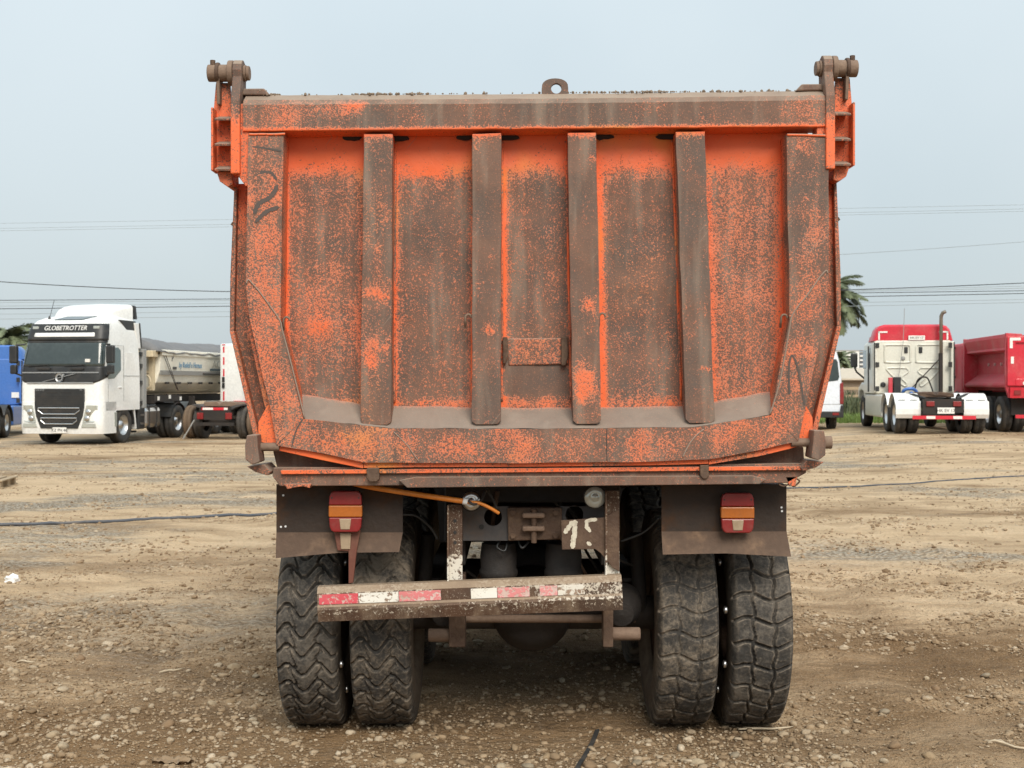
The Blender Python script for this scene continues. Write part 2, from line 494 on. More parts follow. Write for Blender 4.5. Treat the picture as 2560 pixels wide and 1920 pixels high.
def fine_h(x, y):
    k = 1.0 - 0.85 * ss(9, 30, y)
    h = 0.026 * noise.noise((x * 0.9, y * 0.9, 3.1)) + 0.018 * noise.noise((x * 3.1, y * 3.1, 7.7)) + 0.011 * noise.noise((x * 9, y * 9, 1.3)) + 0.006 * noise.noise((x * 19, y * 19, 5.3))
    # shallow wheel ruts
    for rx, am in ((-2.3, 0.02), (-3.5, 0.016), (2.6, 0.016), (3.9, 0.02)):
        d = x - rx - 0.25 * math.sin(y * 0.35 + rx)
        h -= am * math.exp(-(d / 0.16) ** 2)
        h += 0.6 * am * (math.exp(-((d - 0.3) / 0.12) ** 2) + math.exp(-((d + 0.3) / 0.12) ** 2))
    # level pad where the truck stands
    flat = 1.0 - (1 - ss(1.4, 1.9, abs(x - 0.1))) * (ss(5.2, 5.8, y) * (1 - ss(8.6, 9.4, y))) * 0.8
    return h * k * flat

def gz(x, y): return gh(x, y) + fine_h(x, y)

def make_ground():
    ys = [-40, -10, 0, 2, 3.5, 4.5]
    y = 4.8
    while y < 12: ys.append(y); y += 0.035
    while y < 30: ys.append(y); y += 0.12 * (y / 12)
    while y < 3500: ys.append(y); y *= 1.06
    xs_h = [0]
    x = 0.0
    while x < 5.2: x += 0.035; xs_h.append(x)
    while x < 14: x += 0.15; xs_h.append(x)
    while x < 3500: x *= 1.14; xs_h.append(x)
    xs = sorted(set([-v for v in xs_h] + xs_h))
    W = len(xs)
    co = []
    for yy in ys:
        for xx in xs:
            near = yy < 40 and abs(xx) < 20
            co.append((xx, yy, (gz(xx, yy) if near else gh(xx, yy)) - 0.004))
    faces = []
    for j in range(len(ys) - 1):
        for i in range(W - 1):
            a = j * W + i
            faces.append((a, a + 1, a + W + 1, a + W))
    me = bpy.data.meshes.new('ground')
    me.from_pydata(co, [], faces)
    me.polygons.foreach_set('use_smooth', [True] * len(me.polygons))
    m, nt, b = new_mat('yard_dirt')
    pos = nd(nt, 'ShaderNodeTexCoord').outputs['Object']
    sx = nd(nt, 'ShaderNodeSeparateXYZ'); lk(nt, pos, sx.inputs[0])
    n_big = noi(nt, scaled(nt, pos, (0.16, 0.34, 1)), 1.0, 3, 0.6, 0.4)
    n_mid = noi(nt, scaled(nt, pos, (0.9, 1.9, 1)), 1.0, 5, 0.65, 0.3)
    n_fin = noi(nt, pos, 26, 3, 0.7)
    n_gr = noi(nt, pos, 90, 2, 0.6)
    damp = mapr(nt, sx.outputs['Y'], 6.0, 12.0, 1.0, 0.0)          # the damp, churned soil round the truck
    t = mth(nt, 'ADD', n_big, mth(nt, 'MULTIPLY', damp, 0.24))
    t = mth(nt, 'ADD', t, mth(nt, 'MULTIPLY', mth(nt, 'SUBTRACT', n_mid, 0.5), 0.5))
    wet = mapr(nt, t, 0.42, 0.78)
    dry = mixc(nt, mapr(nt, n_mid, 0.3, 0.7), (0.61, 0.455, 0.295), (0.49, 0.355, 0.22))
    wetc = mixc(nt, mapr(nt, n_mid, 0.3, 0.7), (0.26, 0.16, 0.08), (0.165, 0.1, 0.05))
    c = mixc(nt, wet, dry, wetc)
    # pale grey gravel patches
    n_gp = noi(nt, scaled(nt, pos, (0.13, 0.22, 1)), 1.0, 4, 0.6, 0.5)
    vor = nd(nt, 'ShaderNodeTexVoronoi'); vor.inputs['Scale'].default_value = 22; lk(nt, pos, vor.inputs['Vector'])
    gp = mth(nt, 'MULTIPLY', mapr(nt, n_gp, 0.48, 0.6), mapr(nt, n_mid, 0.33, 0.55))
    gp = mth(nt, 'MULTIPLY', gp, mapr(nt, sx.outputs['Y'], 6.5, 12, 0.15, 1.0))
    gcol = mixc(nt, mapr(nt, vor.outputs['Distance'], 0.1, 0.75), (0.54, 0.495, 0.42), (0.22, 0.18, 0.13))
    c = mixc(nt, mth(nt, 'MULTIPLY', gp, 0.85), c, gcol)
    c = mixc(nt, mapr(nt, n_fin, 0.45, 0.8, 0, 0.45), c, (0.17, 0.11, 0.06))
    c = mixc(nt, mapr(nt, n_gr, 0.56, 0.7, 0, 0.42), c, (0.55, 0.42, 0.28))
    lk(nt, c, b.inputs['Base Color'])
    b.inputs['Roughness'].default_value = 0.95
    b.inputs['Specular IOR Level'].default_value = 0.15
    h = mth(nt, 'ADD', mth(nt, 'MULTIPLY', n_fin, 1.0), mth(nt, 'MULTIPLY', n_gr, 0.5))
    h = mth(nt, 'ADD', h, mth(nt, 'MULTIPLY', noi(nt, pos, 6, 2, 0.6), 1.5))
    h = mth(nt, 'ADD', h, mth(nt, 'MULTIPLY', mth(nt, 'MULTIPLY', vor.outputs['Distance'], gp), -2.0))
    bump(nt, b, h, 0.9, 0.035)
    me.materials.append(m)
    o = bpy.data.objects.new('ground', me)
    COL.objects.link(o)
    tag(o, kind='structure')
make_ground()

# ------------------------------------------------------------------ gravel
def stone_mat(name):
    m, nt, b = new_mat(name)
    oc = nd(nt, 'ShaderNodeTexCoord').outputs['Object']
    ri = nd(nt, 'ShaderNodeNewGeometry').outputs['Random Per Island']
    r = nd(nt, 'ShaderNodeValToRGB')
    cr = r.color_ramp
    cr.elements[0].position = 0; cr.elements[0].color = (0.16, 0.105, 0.06, 1)
    cr.elements[1].position = 1; cr.elements[1].color = (0.5, 0.41, 0.3, 1)
    for p, c in ((0.3, (0.27, 0.19, 0.115, 1)), (0.6, (0.36, 0.265, 0.17, 1)), (0.85, (0.35, 0.275, 0.19, 1))):
        e = cr.elements.new(p); e.color = c
    lk(nt, ri, r.inputs[0])
    n = noi(nt, oc, 60, 3, 0.6)
    lk(nt, mixc(nt, mapr(nt, n, 0.4, 0.75, 0, 0.55), r.outputs[0], (0.22, 0.155, 0.095)), b.inputs['Base Color'])
    b.inputs['Roughness'].default_value = 0.88
    b.inputs['Specular IOR Level'].default_value = 0.2
    bump(nt, b, n, 0.3, 0.004)
    return m
STONE = stone_mat('river_stone')

def ico(sub):
    bm = bmesh.new()
    bmesh.ops.create_icosphere(bm, subdivisions=sub, radius=1)
    v = np.array([q.co[:] for q in bm.verts]); f = np.array([[q.index for q in p.verts] for p in bm.faces])
    bm.free()
    return v, f

def pebble_field(n, sampler, sub, smin, smax, name_seed):
    bv, bf = ico(sub)
    V, F = [], []
    off = 0
    for i in range(n):
        x, y = sampler()
        s = smin * (smax / smin) ** (random.random() ** 2.2)
        sc = np.array([s * random.uniform(0.8, 1.5), s * random.uniform(0.7, 1.1), s * random.uniform(0.45, 0.75)])
        a = random.uniform(0, 6.283)
        jit = 1 + rng.uniform(-0.28, 0.2, (len(bv), 1))
        v = bv * jit * sc
        tl = random.uniform(-0.35, 0.35)
        c, sn = math.cos(tl), math.sin(tl)
        v = v @ np.array([[1, 0, 0], [0, c, -sn], [0, sn, c]])
        c, sn = math.cos(a), math.sin(a)
        v = v @ np.array([[c, -sn, 0], [sn, c, 0], [0, 0, 1]])
        v = v + np.array([x, y, gz(x, y) + sc[2] * random.uniform(-0.45, 0.3)])
        V.append(v); F.append(bf + off); off += len(bv)
    return np.concatenate(V), np.concatenate(F)

def cluster_ok(x, y, thr):
    v = noise.noise((x * 0.8, y * 1.1, 5.0)) + 0.6 * noise.noise((x * 2.6, y * 2.9, 9.0))
    bias = 0.0
    if -3.3 < x < -0.9 and 5.4 < y < 8.2: bias += 0.45     # stony patch on the left
    if -0.8 < x < 1.5 and 5.3 < y < 6.9: bias += 0.5       # stones under the tail
    if 1.2 < x < 3 and y < 6.2: bias += 0.3
    return v + bias + random.uniform(-0.35, 0.35) > thr

def samp(y0, y1, power, thr, wide=0.44):
    def f():
        while True:
            t = random.random() ** power
            y = y0 + (y1 - y0) * t
            x = random.uniform(-1, 1) * (wide * y + 0.3)
            if cluster_ok(x, y, thr): return x, y
    return f

def gravel():
    A = pebble_field(3600, samp(5.3, 9.5, 1.5, 0.25), 2, 0.007, 0.027, 1)
    B = pebble_field(26000, samp(5.3, 12, 1.5, 0.0), 1, 0.0035, 0.013, 2)
    Cc = pebble_field(17000, samp(8, 36, 1.3, 0.1), 1, 0.009, 0.034, 3)
    off1 = len(A[0]); off2 = off1 + len(B[0])
    V = np.concatenate([A[0], B[0], Cc[0]]); F = np.concatenate([A[1], B[1] + off1, Cc[1] + off2])
    me = bpy.data.meshes.new('gravel')
    me.from_pydata(V.tolist(), [], F.tolist())
    nA = len(A[1])
    me.polygons.foreach_set('use_smooth', [i < nA for i in range(len(me.polygons))])
    me.materials.append(STONE)
    o = bpy.data.objects.new('gravel', me)
    COL.objects.link(o)
    tag(o, 'loose brown and grey gravel strewn over the dirt yard', 'gravel', kind='stuff')
gravel()

def loose_stones():
    meshes = []
    for k in range(6):
        bv, bf = ico(3)
        sc = np.array([random.uniform(0.9, 1.4), random.uniform(0.75, 1.0), random.uniform(0.5, 0.7)])
        v = []
        for p in bv:
            q = Vector(p)
            d = 1 + 0.28 * noise.noise(q * 0.9 + Vector((k * 7, 0, 0))) + 0.1 * noise.noise(q * 2.6 + Vector((k * 3, 4, 0)))
            v.append(p * d * sc)
        me = bpy.data.meshes.new('stone')
        me.from_pydata([tuple(p) for p in v], [], bf.tolist())
        me.polygons.foreach_set('use_smooth', [True] * len(me.polygons))
        c = [(0.36, 0.275, 0.18), (0.3, 0.215, 0.13), (0.4, 0.32, 0.22), (0.28, 0.23, 0.165), (0.43, 0.35, 0.25), (0.24, 0.16, 0.095)][k]
        me.materials.append(simple('stone_tone_%d' % k, c, 0.88, 0, 0.7, (0.23, 0.165, 0.1), 3.0, bmp=0.3, spec=0.2))
        meshes.append(me)
    fs = samp(5.55, 9.0, 1.6, 0.2)
    n = 0
    while n < 55:
        x, y = fs()
        if abs(x - 0.1) < 1.35 and y > 5.8: continue
        s = random.uniform(0.02, 0.034)
        o = bpy.data.objects.new('stone', meshes[n % 6])
        COL.objects.link(o)
        o.location = (x, y, gz(x, y) + s * 0.08)
        o.scale = (s, s, s)
        o.rotation_euler = (random.uniform(-.3, .3), random.uniform(-.3, .3), random.uniform(0, 6.28))
        tag(o, 'rounded palm-sized stone lying loose on the brown dirt in the foreground', 'stone', 'loose stones in the foreground')
        n += 1
loose_stones()

# ================================================================== THE ORANGE DUMP TRUCK
TX, TY = 0.10, 6.41                       # truck centre line, rear axle
truck = empty('dump_truck', (TX, TY, 0), 0, 'large rusty orange dump truck seen from behind, its closed tailgate facing us', 'dump truck')
U = 2722.0                                # image pixels per metre at one metre, used to scale the image coordinates
def T(dx, dy, D=5.55):
    """image pixel coordinates -> truck-local (x, z) at depth D from the camera"""
    return ((dx - 1106) * D / U - TX, 1.7 - (dy - 829.5) * D / U)
def S(dx, dy, D=5.55):
    """same, on the box, which leans 0.45 degrees in image coordinates"""
    return T(dx, dy - 0.008 * (dx - 540), D)
def inv(x, z, D=5.55):
    dx = (x + TX) * U / D + 1106
    dy = (1.7 - z) * U / D + 829.5
    return dx, dy + 0.008 * (dx - 540)
def poly(pts, D=5.55): return [S(a, b, D) for a, b in pts]
def g2(dx, dy, cx, cy, rx, ry, a):
    wx = 0.55 * noise.noise((dx * 0.045, dy * 0.045, cx)) + 0.3 * noise.noise((dx * 0.12, dy * 0.12, cy))
    wz = 0.55 * noise.noise((dx * 0.045, dy * 0.045, cx + 40)) + 0.3 * noise.noise((dx * 0.12, dy * 0.12, cy + 40))
    dx += rx * wx * 1.6; dy += ry * wz * 1.6
    return a * math.exp(-(((dx - cx) / rx) ** 2 + ((dy - cy) / ry) ** 2))
YF = 5.55 - TY                            # frame face
YP = YF + 0.13                            # panel face

SHELFM = chipped('worn_orange_paint_shelf', (0.82, 0.15, 0.046), (0.80, 0.25, 0.05), (0.48, 0.205, 0.125), (0.165, 0.108, 0.084), (0.105, 0.08, 0.07), (0.29, 0.235, 0.19), fscale=165.0, dusty=0.7)
# ---- back panel of the tailgate
RIBS = [((785, 848), (779, 845)), ((1020, 1083), (1019, 1082)), ((1226, 1288), (1238, 1298)), ((1460, 1522), (1482, 1544))]
def rib_edges(i, dy):
    t = (dy - 290) / 630
    a, b = RIBS[i]
    return lerp(a[0], b[0], t), lerp(a[1], b[1], t)
def panel_paint(x, y, z):
    dx, dy = inv(x, z, 5.68)
    ed = [612] + [e for i in range(4) for e in rib_edges(i, dy)] + [1700]
    k = 0
    while k < 4 and dx > ed[2 * k + 1] + 8: k += 1
    l, r = ed[2 * k], ed[2 * k + 1]
    base = (0.46, 0.17, 0.04, 0.12, 0.3)[k]
    base += 0.22 * noise.noise((dx * 0.012, dy * 0.007, k * 3.0))
    u = (dx - l) / max(1, r - l)
    if k == 1: base += 0.22 * (1 - u) ** 2
    if k == 4: base += 0.1 * u
    if k == 0: base += 0.08 * math.sin(dy * 0.02) - 0.12 * ss(560, 420, dy) * (1 - abs(u - .5))
    wob = 14 * noise.noise((dx * 0.03, k * 5.0, 2.0))
    top = 1.05 - 0.8 * ss(330 + wob, 425 + 2 * wob, dy)
    p = max(base, top)
    e = (dx - l)
    p = max(p, 1.0 - 0.68 * ss(3, 24, e)) if k != 4 else max(p, 0.75 - 0.3 * ss(2, 20, e))
    e2 = (r - dx)
    p = max(p, (0.95 if k == 4 else 0.62) - 0.45 * ss(0, 40 if k == 4 else 16, e2))
    if dy > 800: p = max(p, 0.62 + 0.3 * noise.noise((dx * 0.03, 3, 3)) - 0.5 * ss(2, 20, 872 - dy))
    if k == 2 and dy > 780: p = max(0.1, 0.6 - 0.5 * ss(0, 18, min(e, e2))) if dy < 862 else p
    p += g2(dx, dy, 690, 705, 25, 18, 0.25) + g2(dx, dy, 920, 378, 45, 22, 0.3)
    return p
bm = bmesh.new()
nx, nz = 118, 68
x0, z0 = S(600, 905, 5.68); x1, z1 = S(1712, 283, 5.68)
x1 = T(1712, 600, 5.68)[0]
gv = [[bm.verts.new((lerp(x0, x1, i / nx), YP + 0.009 * noise.noise((i * 0.07, j * 0.08, 4)) + 0.003 * noise.noise((i * 0.3, j * 0.3, 9)), lerp(z0, z1, j / nz))) for i in range(nx + 1)] for j in range(nz + 1)]
for j in range(nz):
    for i in range(nx):
        bm.faces.new((gv[j][i], gv[j][i + 1], gv[j + 1][i + 1], gv[j + 1][i]))
tailgate = fin('tailgate', bm, ORANGE, truck, smooth=True, paint=panel_paint, solid=0.0, recalc=False)
tailgate['label'] = 'ribbed steel tailgate with worn orange paint'
sm_ = tailgate.modifiers.new('solid', 'SOLIDIFY'); sm_.thickness = 0.012; sm_.offset = -1

# ---- top beam
bm = bmesh.new()
def beam_ring(dx):
    a = [(YF, 283), (YF, 226), (YF + 0.012, 216), (YF + 0.07, 206), (YF + 0.2, 207), (YF + 0.2, 292), (YP, 298)]
    out = []
    for (y, dy) in a:
        D = TY + y
        sag = 3.5 * math.sin((dx - 540) / 1250 * 3.1416) if dy < 230 else 0
        x, z = S(dx, dy - 0 + sag * 0.6, D)
        out.append((T(dx, 0, 5.55)[0], y, z))
    return out
rings = []
NB = 84
for i in range(NB + 1):
    dx = lerp(524, 1797, i / NB)
    rings.append([bm.verts.new((p[0], p[1] + 0.003 * noise.noise((i * 0.25, k, 3)), p[2] + 0.0025 * noise.noise((i * 0.35, k * 2, 8)))) for k, p in enumerate(beam_ring(dx))])
for a, b in zip(rings, rings[1:]):
    for k in range(7): bm.faces.new((a[k], a[(k + 1) % 7], b[(k + 1) % 7], b[k]))
bm.faces.new(rings[0]); bm.faces.new(rings[-1][::-1])
ex = [f for f in bm.faces if len(f.verts) == 4]
bmesh.ops.subdivide_edges(bm, edges=[e for e in bm.edges if abs(e.verts[0].co.x - e.verts[1].co.x) < 1e-6 and e.calc_length() > 0.05], cuts=4, use_grid_fill=True)
def beam_paint(x, y, z):
    dx, dy = inv(x, z, TY + y)
    p = 0.24 + 0.2 * noise.noise((dx * 0.012, dy * 0.02, 2))
    p += 0.25 * ss(720, 600, dx) + g2(dx, dy, 760, 236, 42, 14, 0.7) + g2(dx, dy, 640, 250, 60, 30, 0.15)
    p += 0.2 * ss(1640, 1740, dx) - 0.1 * ss(950, 1150, dx) * ss(1400, 1300, dx)
    p = max(p, 0.95 - 0.8 * ss(2, 9, 283 - dy))
    if y > YF + 0.02: p = 0.9 if dy > 270 else 0.05
    return p
fin('top_beam', bm, ORANGE, tailgate, paint=beam_paint, bevel=0.004)

# ---- stiles and bottom rail of the frame
PATCH = [(575, 520, 30, 45, .55), (580, 560, 25, 40, .4), (590, 410, 26, 30, .35), (580, 440, 12, 20, .3), (570, 680, 40, 60, .42), (575, 740, 20, 40, .3), (620, 860, 30, 60, .35),
         (640, 910, 25, 30, .5), (1740, 320, 14, 30, .5), (1745, 385, 16, 14, .6), (1748, 480, 14, 35, .65), (1752, 575, 14, 25, .5), (1765, 640, 14, 30, .4), (1735, 740, 25, 70, .35),
         (1700, 820, 25, 50, .3), (700, 945, 55, 28, .5), (770, 965, 60, 30, .5), (880, 955, 30, 25, .4), (980, 965, 45, 25, .45), (1050, 985, 30, 15, .4), (1120, 960, 60, 25, .5),
         (1190, 980, 45, 20, .4), (1400, 955, 35, 30, .55), (1390, 985, 20, 10, .4), (1560, 950, 50, 26, .5), (1640, 930, 40, 24, .45), (1690, 905, 26, 18, .3), (545, 800, 15, 40, .2)]
def frame_paint(x, y, z):
    dx, dy = inv(x, z, TY + y)
    if y > YF + 0.02: return 0.88
    p = 0.385 + 0.3 * noise.noise((dx * 0.02, dy * 0.02, 6))
    if dx < 620 and dy < 900: p += 0.08
    if dx > 1690 and dy < 560: p -= 0.1
    for (cx, cy, rx, ry, a) in PATCH: p += g2(dx, dy, cx, cy, rx * 1.15, ry * 1.15, a * 0.5)
    return min(p, 0.62 + 0.12 * noise.noise((dx * 0.08, dy * 0.08, 2)))
for pts, nm in (([(537, 288), (533, 480), (530, 612), (540, 695), (585, 885), (597, 962), (655, 905), (606, 700), (612, 288)], 'left stile'),
                ([(1790, 300), (1790, 480), (1790, 612), (1778, 712), (1740, 890), (1725, 962), (1666, 905), (1706, 700), (1699, 300)], 'right stile')):
    bm = bmesh.new()
    prism(bm, poly(pts), 'y', YF, YP + 0.02)
    fin('frame_stile', bm, ORANGE, tailgate, paint=frame_paint, dice=0.028, bevel=0.005, jit=0.003)
bm = bmesh.new()
prism(bm, poly([(597.5, 962.5), (690, 980), (785, 1000), (900, 1003), (1160, 1005), (1400, 1004), (1530, 1000), (1640, 982), (1724.5, 962.5), (1666, 905.5), (1500, 931), (1160, 932), (840, 928), (655, 905.5)]), 'y', YF + 0.001, YP + 0.02)
fin('frame_rail', bm, ORANGE, tailgate, paint=frame_paint, dice=0.028, bevel=0.005, jit=0.003)

for L_ in ([(594, 958), (690, 979), (785, 999), (785, 1014), (690, 994), (590, 971)], [(786, 999), (900, 1002), (1160, 1004), (1400, 1003), (1530, 999), (1530, 1010), (1400, 1012), (1160, 1013), (900, 1012), (786, 1013)], [(1531, 999), (1640, 981), (1728, 960), (1733, 972), (1640, 994), (1531, 1011)]):
    bm = bmesh.new()
    prism(bm, poly(L_, 5.575), 'y', YF + 0.022, YP + 0.03)
    fin('frame_lip', bm, ORANGE, tailgate, paint=lambda x, y, z: 0.82 + 0.45 * noise.noise((x * 5, z * 9, 3)), dice=0.03, bevel=0.003)

# ---- dusty sloping shelf above the bottom rail
bm = bmesh.new()
fr = [(655, 905), (840, 927), (1160, 931), (1500, 930), (1666, 905)]
bk = [(640, 850), (800, 878), (1160, 886), (1490, 884), (1690, 850)]
def along(pl, t):
    t *= len(pl) - 1; i = min(int(t), len(pl) - 2); f = t - i
    return lerp(pl[i][0], pl[i + 1][0], f), lerp(pl[i][1], pl[i + 1][1], f)
rows = []
for j in range(6):
    f = j / 5
    row = []
    for i in range(81):
        a = along(fr, i / 80); c = along(bk, i / 80)
        yy = lerp(YF + 0.008, YP - 0.003, f); D = TY + yy
        A = S(*a, 5.558); C_ = S(*c, 5.677)
        row.append(bm.verts.new((lerp(A[0], C_[0], f), yy, lerp(A[1], C_[1], f) + 0.004 * noise.noise((i * .3, j, 2)))))
    rows.append(row)
for j in range(5):
    for i in range(80): bm.faces.new((rows[j][i], rows[j][i + 1], rows[j + 1][i + 1], rows[j + 1][i]))
fin('bottom_shelf', bm, SHELFM, tailgate, smooth=True, paint=lambda x, y, z: 0.05 + (0.75 * ss(YP - 0.012, YP - 0.003, y)), recalc=False)

# ---- four ribs
def rib_paint(i):
    spots = ([(815, 640, 32, 24, .5), (818, 755, 24, 30, .45), (800, 780, 13, 18, .75), (820, 545, 10, 20, .25), (810, 470, 18, 50, .15)],
             [(1055, 715, 12, 10, .8), (1058, 560, 9, 6, .5), (1035, 330, 8, 25, .25)],
             [(1270, 662, 15, 20, .7), (1266, 845, 26, 34, .75), (1264, 815, 20, 20, .5), (1276, 352, 9, 9, .6), (1262, 905, 20, 5, .3)],
             [(1525, 803, 22, 4, .8), (1495, 735, 10, 8, .35), (1520, 690, 6, 40, .1)])[i]
    def f(x, y, z):
        dx, dy = inv(x, z, TY + y)
        if y > YF + 0.03: return 0.85 if dy < 840 else 0.4
        p = 0.17 + (0.12 if i == 0 else 0) + 0.26 * noise.noise((dx * 0.03, dy * 0.012, i * 4.0))
        p = max(p, 0.9 - 0.8 * ss(292, 312, dy))
        for s in spots: p += g2(dx, dy, *s)
        return min(p, 0.74) if dy > 315 else p
    return f
for i in range(4):
    (a0, a1), (b0, b1) = RIBS[i]
    bm = bmesh.new()
    prism(bm, poly([(a0, 292), (a1, 292), (b1, 914), (b1 - 8, 921), (b0 + 8, 921), (b0, 914)], 5.565), 'y', YF + 0.015, YP + 0.004)
    fin('rib', bm, ORANGE, tailgate, paint=rib_paint(i), dice=0.022, bevel=0.007, jit=0.004)

for i in range(4):
    for side in (0, 1):
        bm = bmesh.new(); P = []
        for k in range(60):
            dy = lerp(300, 872, k / 59)
            e = rib_edges(i, dy)[side]
            # the rib edge at its own depth, then straight back to the panel
            x, z = S(e, dy, 5.565)
            P.append(Vector((x + (-0.003 if side == 0 else 0.003) + 0.0015 * noise.noise((k * 0.9, i, side)), YP - 0.002, z)))
        tube(bm, P, [0.0055 + 0.002 * noise.noise((k * 1.7, i * 3, side)) for k in range(60)], 6)
        fin('weld_bead', bm, ORANGE, tailgate, smooth=True, paint=lambda x, y, z: 0.72 + 0.5 * noise.noise((x * 9, 0, z * 4)))

# ---- patch plate, weld beads, hooks, scrawls
bm = bmesh.new()
prism(bm, poly([(1094, 735), (1225, 735), (1229, 792), (1098, 794)], 5.65), 'y', YP - 0.008, YP + 0.01)
fin('patch_plate', bm, ORANGE, tailgate, paint=lambda x, y, z: 0.52, dice=0.03, bevel=0.006)
for (a, b, c, d) in ((1086, 732, 1098, 790), (1213, 732, 1228, 795)):
    bm = bmesh.new()
    prism(bm, poly([(a, b), (c - 2, b), (c, d - 18), (c - 6, d), (a, d)], 5.63), 'y', YP - 0.03, YP - 0.001)
    fin('bracket', bm, RUST, tailgate, bevel=0.004)
WELD = simple('dusty_weld', (0.27, 0.2, 0.155), 0.8, 0, 0.5, (0.36, 0.28, 0.22), 14)
def bead(pts, r, y=None, m=None, p=0.1, nm='weld_bead'):
    m = m or (WELD if p < 0.5 else ORANGE)
    bm = bmesh.new()
    P = []
    for a, b in pts:
        x, z = S(a, b)
        P.append((x, YF - 0.001 if y is None else y, z))
    P = smooth_path(P, 6) if len(P) > 2 else P
    P = [Vector(q) + Vector((noise.noise(Vector(q) * 20), 0, noise.noise(Vector(q) * 23 + Vector((5, 0, 0))))) * 0.002 for q in P]
    tube(bm, P, r, 6)
    return fin(nm, bm, m, tailgate, smooth=True, paint=p)
bead([(533, 612), (540, 606), (575, 650), (603, 690), (612, 720), (640, 830), (658, 905)], 0.0035)
bead([(1788, 600), (1781, 597), (1745, 645), (1712, 690), (1704, 730), (1685, 830), (1663, 905)], 0.0035)
bead([(538, 290), (575, 291), (616, 290)], 0.006, p=0.9)
bead([(1700, 301), (1745, 302), (1790, 303)], 0.006, p=0.9)
bead([(850, 935), (880, 965), (905, 1000)], 0.0025)
bead([(1475, 995), (1492, 962), (1520, 935)], 0.003)
bead([(1310, 932), (1311, 960), (1311, 1002)], 0.002, m=BLACKMARK)
for (a, b), dpt in (((620, 700), YF + 0.02), ((1012, 697), YF + 0.03), ((1301, 697), YF + 0.03), ((1693, 703), YF + 0.02)):
    bm = bmesh.new()
    pts = []
    for k in range(13):
        an = math.pi * k / 12
        x, z = S(a + 7 * math.cos(an), b - 6 - 8 * math.sin(an), 5.58)
        pts.append((x, dpt, z))
    x, z = S(a - 7, b + 14, 5.58); pts.append((x, dpt + 0.01, z))
    tube(bm, pts, 0.005, 6)
    fin('tarp_hook', bm, RUSTDUST, tailgate, smooth=True)
def scrawl(pts, w, nm='scrawl', m=BLACKMARK):
    bm = bmesh.new()
    P = smooth_path([Vector((*S(a, b), 0)) for a, b in pts], 6)
    ribbon(bm, [(q.x, q.y) for q in P], w, YF - 0.0005, 0.001)
    return fin(nm, bm, m, tailgate)
scrawl([(1706, 862), (1704, 820), (1706, 788), (1712, 778), (1722, 800), (1732, 850), (1738, 885)], 0.009)
scrawl([(545, 388), (560, 374), (585, 373), (598, 390)], 0.012)
scrawl([(600, 400), (585, 425), (560, 440), (548, 462)], 0.02)
scrawl([(552, 480), (575, 458), (602, 448)], 0.018)
scrawl([(545, 317), (570, 320), (608, 327)], 0.009)
scrawl([(630, 965), (640, 930), (655, 905)], 0.006)

# ---- soot in the drain notches under the top beam
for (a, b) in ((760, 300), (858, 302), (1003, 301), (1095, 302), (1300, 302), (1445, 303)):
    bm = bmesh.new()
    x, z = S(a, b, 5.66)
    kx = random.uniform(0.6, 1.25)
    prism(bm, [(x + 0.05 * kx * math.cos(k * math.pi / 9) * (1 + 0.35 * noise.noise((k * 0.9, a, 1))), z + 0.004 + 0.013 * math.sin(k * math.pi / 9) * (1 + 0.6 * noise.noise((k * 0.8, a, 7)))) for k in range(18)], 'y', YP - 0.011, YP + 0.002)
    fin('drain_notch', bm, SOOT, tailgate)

# ---- lifting eye
bm = bmesh.new()
cx, cz = S(1203, 188)
ol = [S(1171, 209)] + [S(1200 + 29 * math.cos(math.pi - k * math.pi / 12), 188 - 22 * math.sin(k * math.pi / 12) ** 0.7) for k in range(13)] + [S(1229, 209)]
holed_plate(bm, ol, (cx, cz), 0.0235, YF + 0.07, YF + 0.10)
fin('lifting_eye', bm, ORANGE, tailgate, paint=0.05, bevel=0.003)

# ---- crumbs of soil along the rim
bv, bf = ico(1)
V, F = [], []; off = 0
for i in range(420):
    dx = random.choice([random.uniform(545, 590), random.gauss(800, 25), random.gauss(870, 40), random.gauss(1330, 60), random.gauss(1420, 25), random.gauss(1600, 90), random.uniform(640, 1790)])
    dx = min(1788, max(545, dx))
    yy = YF + random.uniform(0.05, 0.19)
    x, z = S(dx, 206, TY + yy)
    s = 0.003 * (3.0 ** (random.random() ** 2.5))
    z -= 0.0 if dx > 560 else -0.02
    V.append(bv * (1 + rng.uniform(-.3, .3, (len(bv), 1))) * s + np.array([T(dx, 0)[0], yy, z + s * 0.2])); F.append(bf + off); off += len(bv)
me = bpy.data.meshes.new('soil_crumbs')
me.from_pydata(np.concatenate(V).tolist(), [], np.concatenate(F).tolist()); me.materials.append(SOIL)
o = bpy.data.objects.new('soil_crumbs', me); COL.objects.link(o); o.parent = tailgate; o['kind'] = 'stuff'

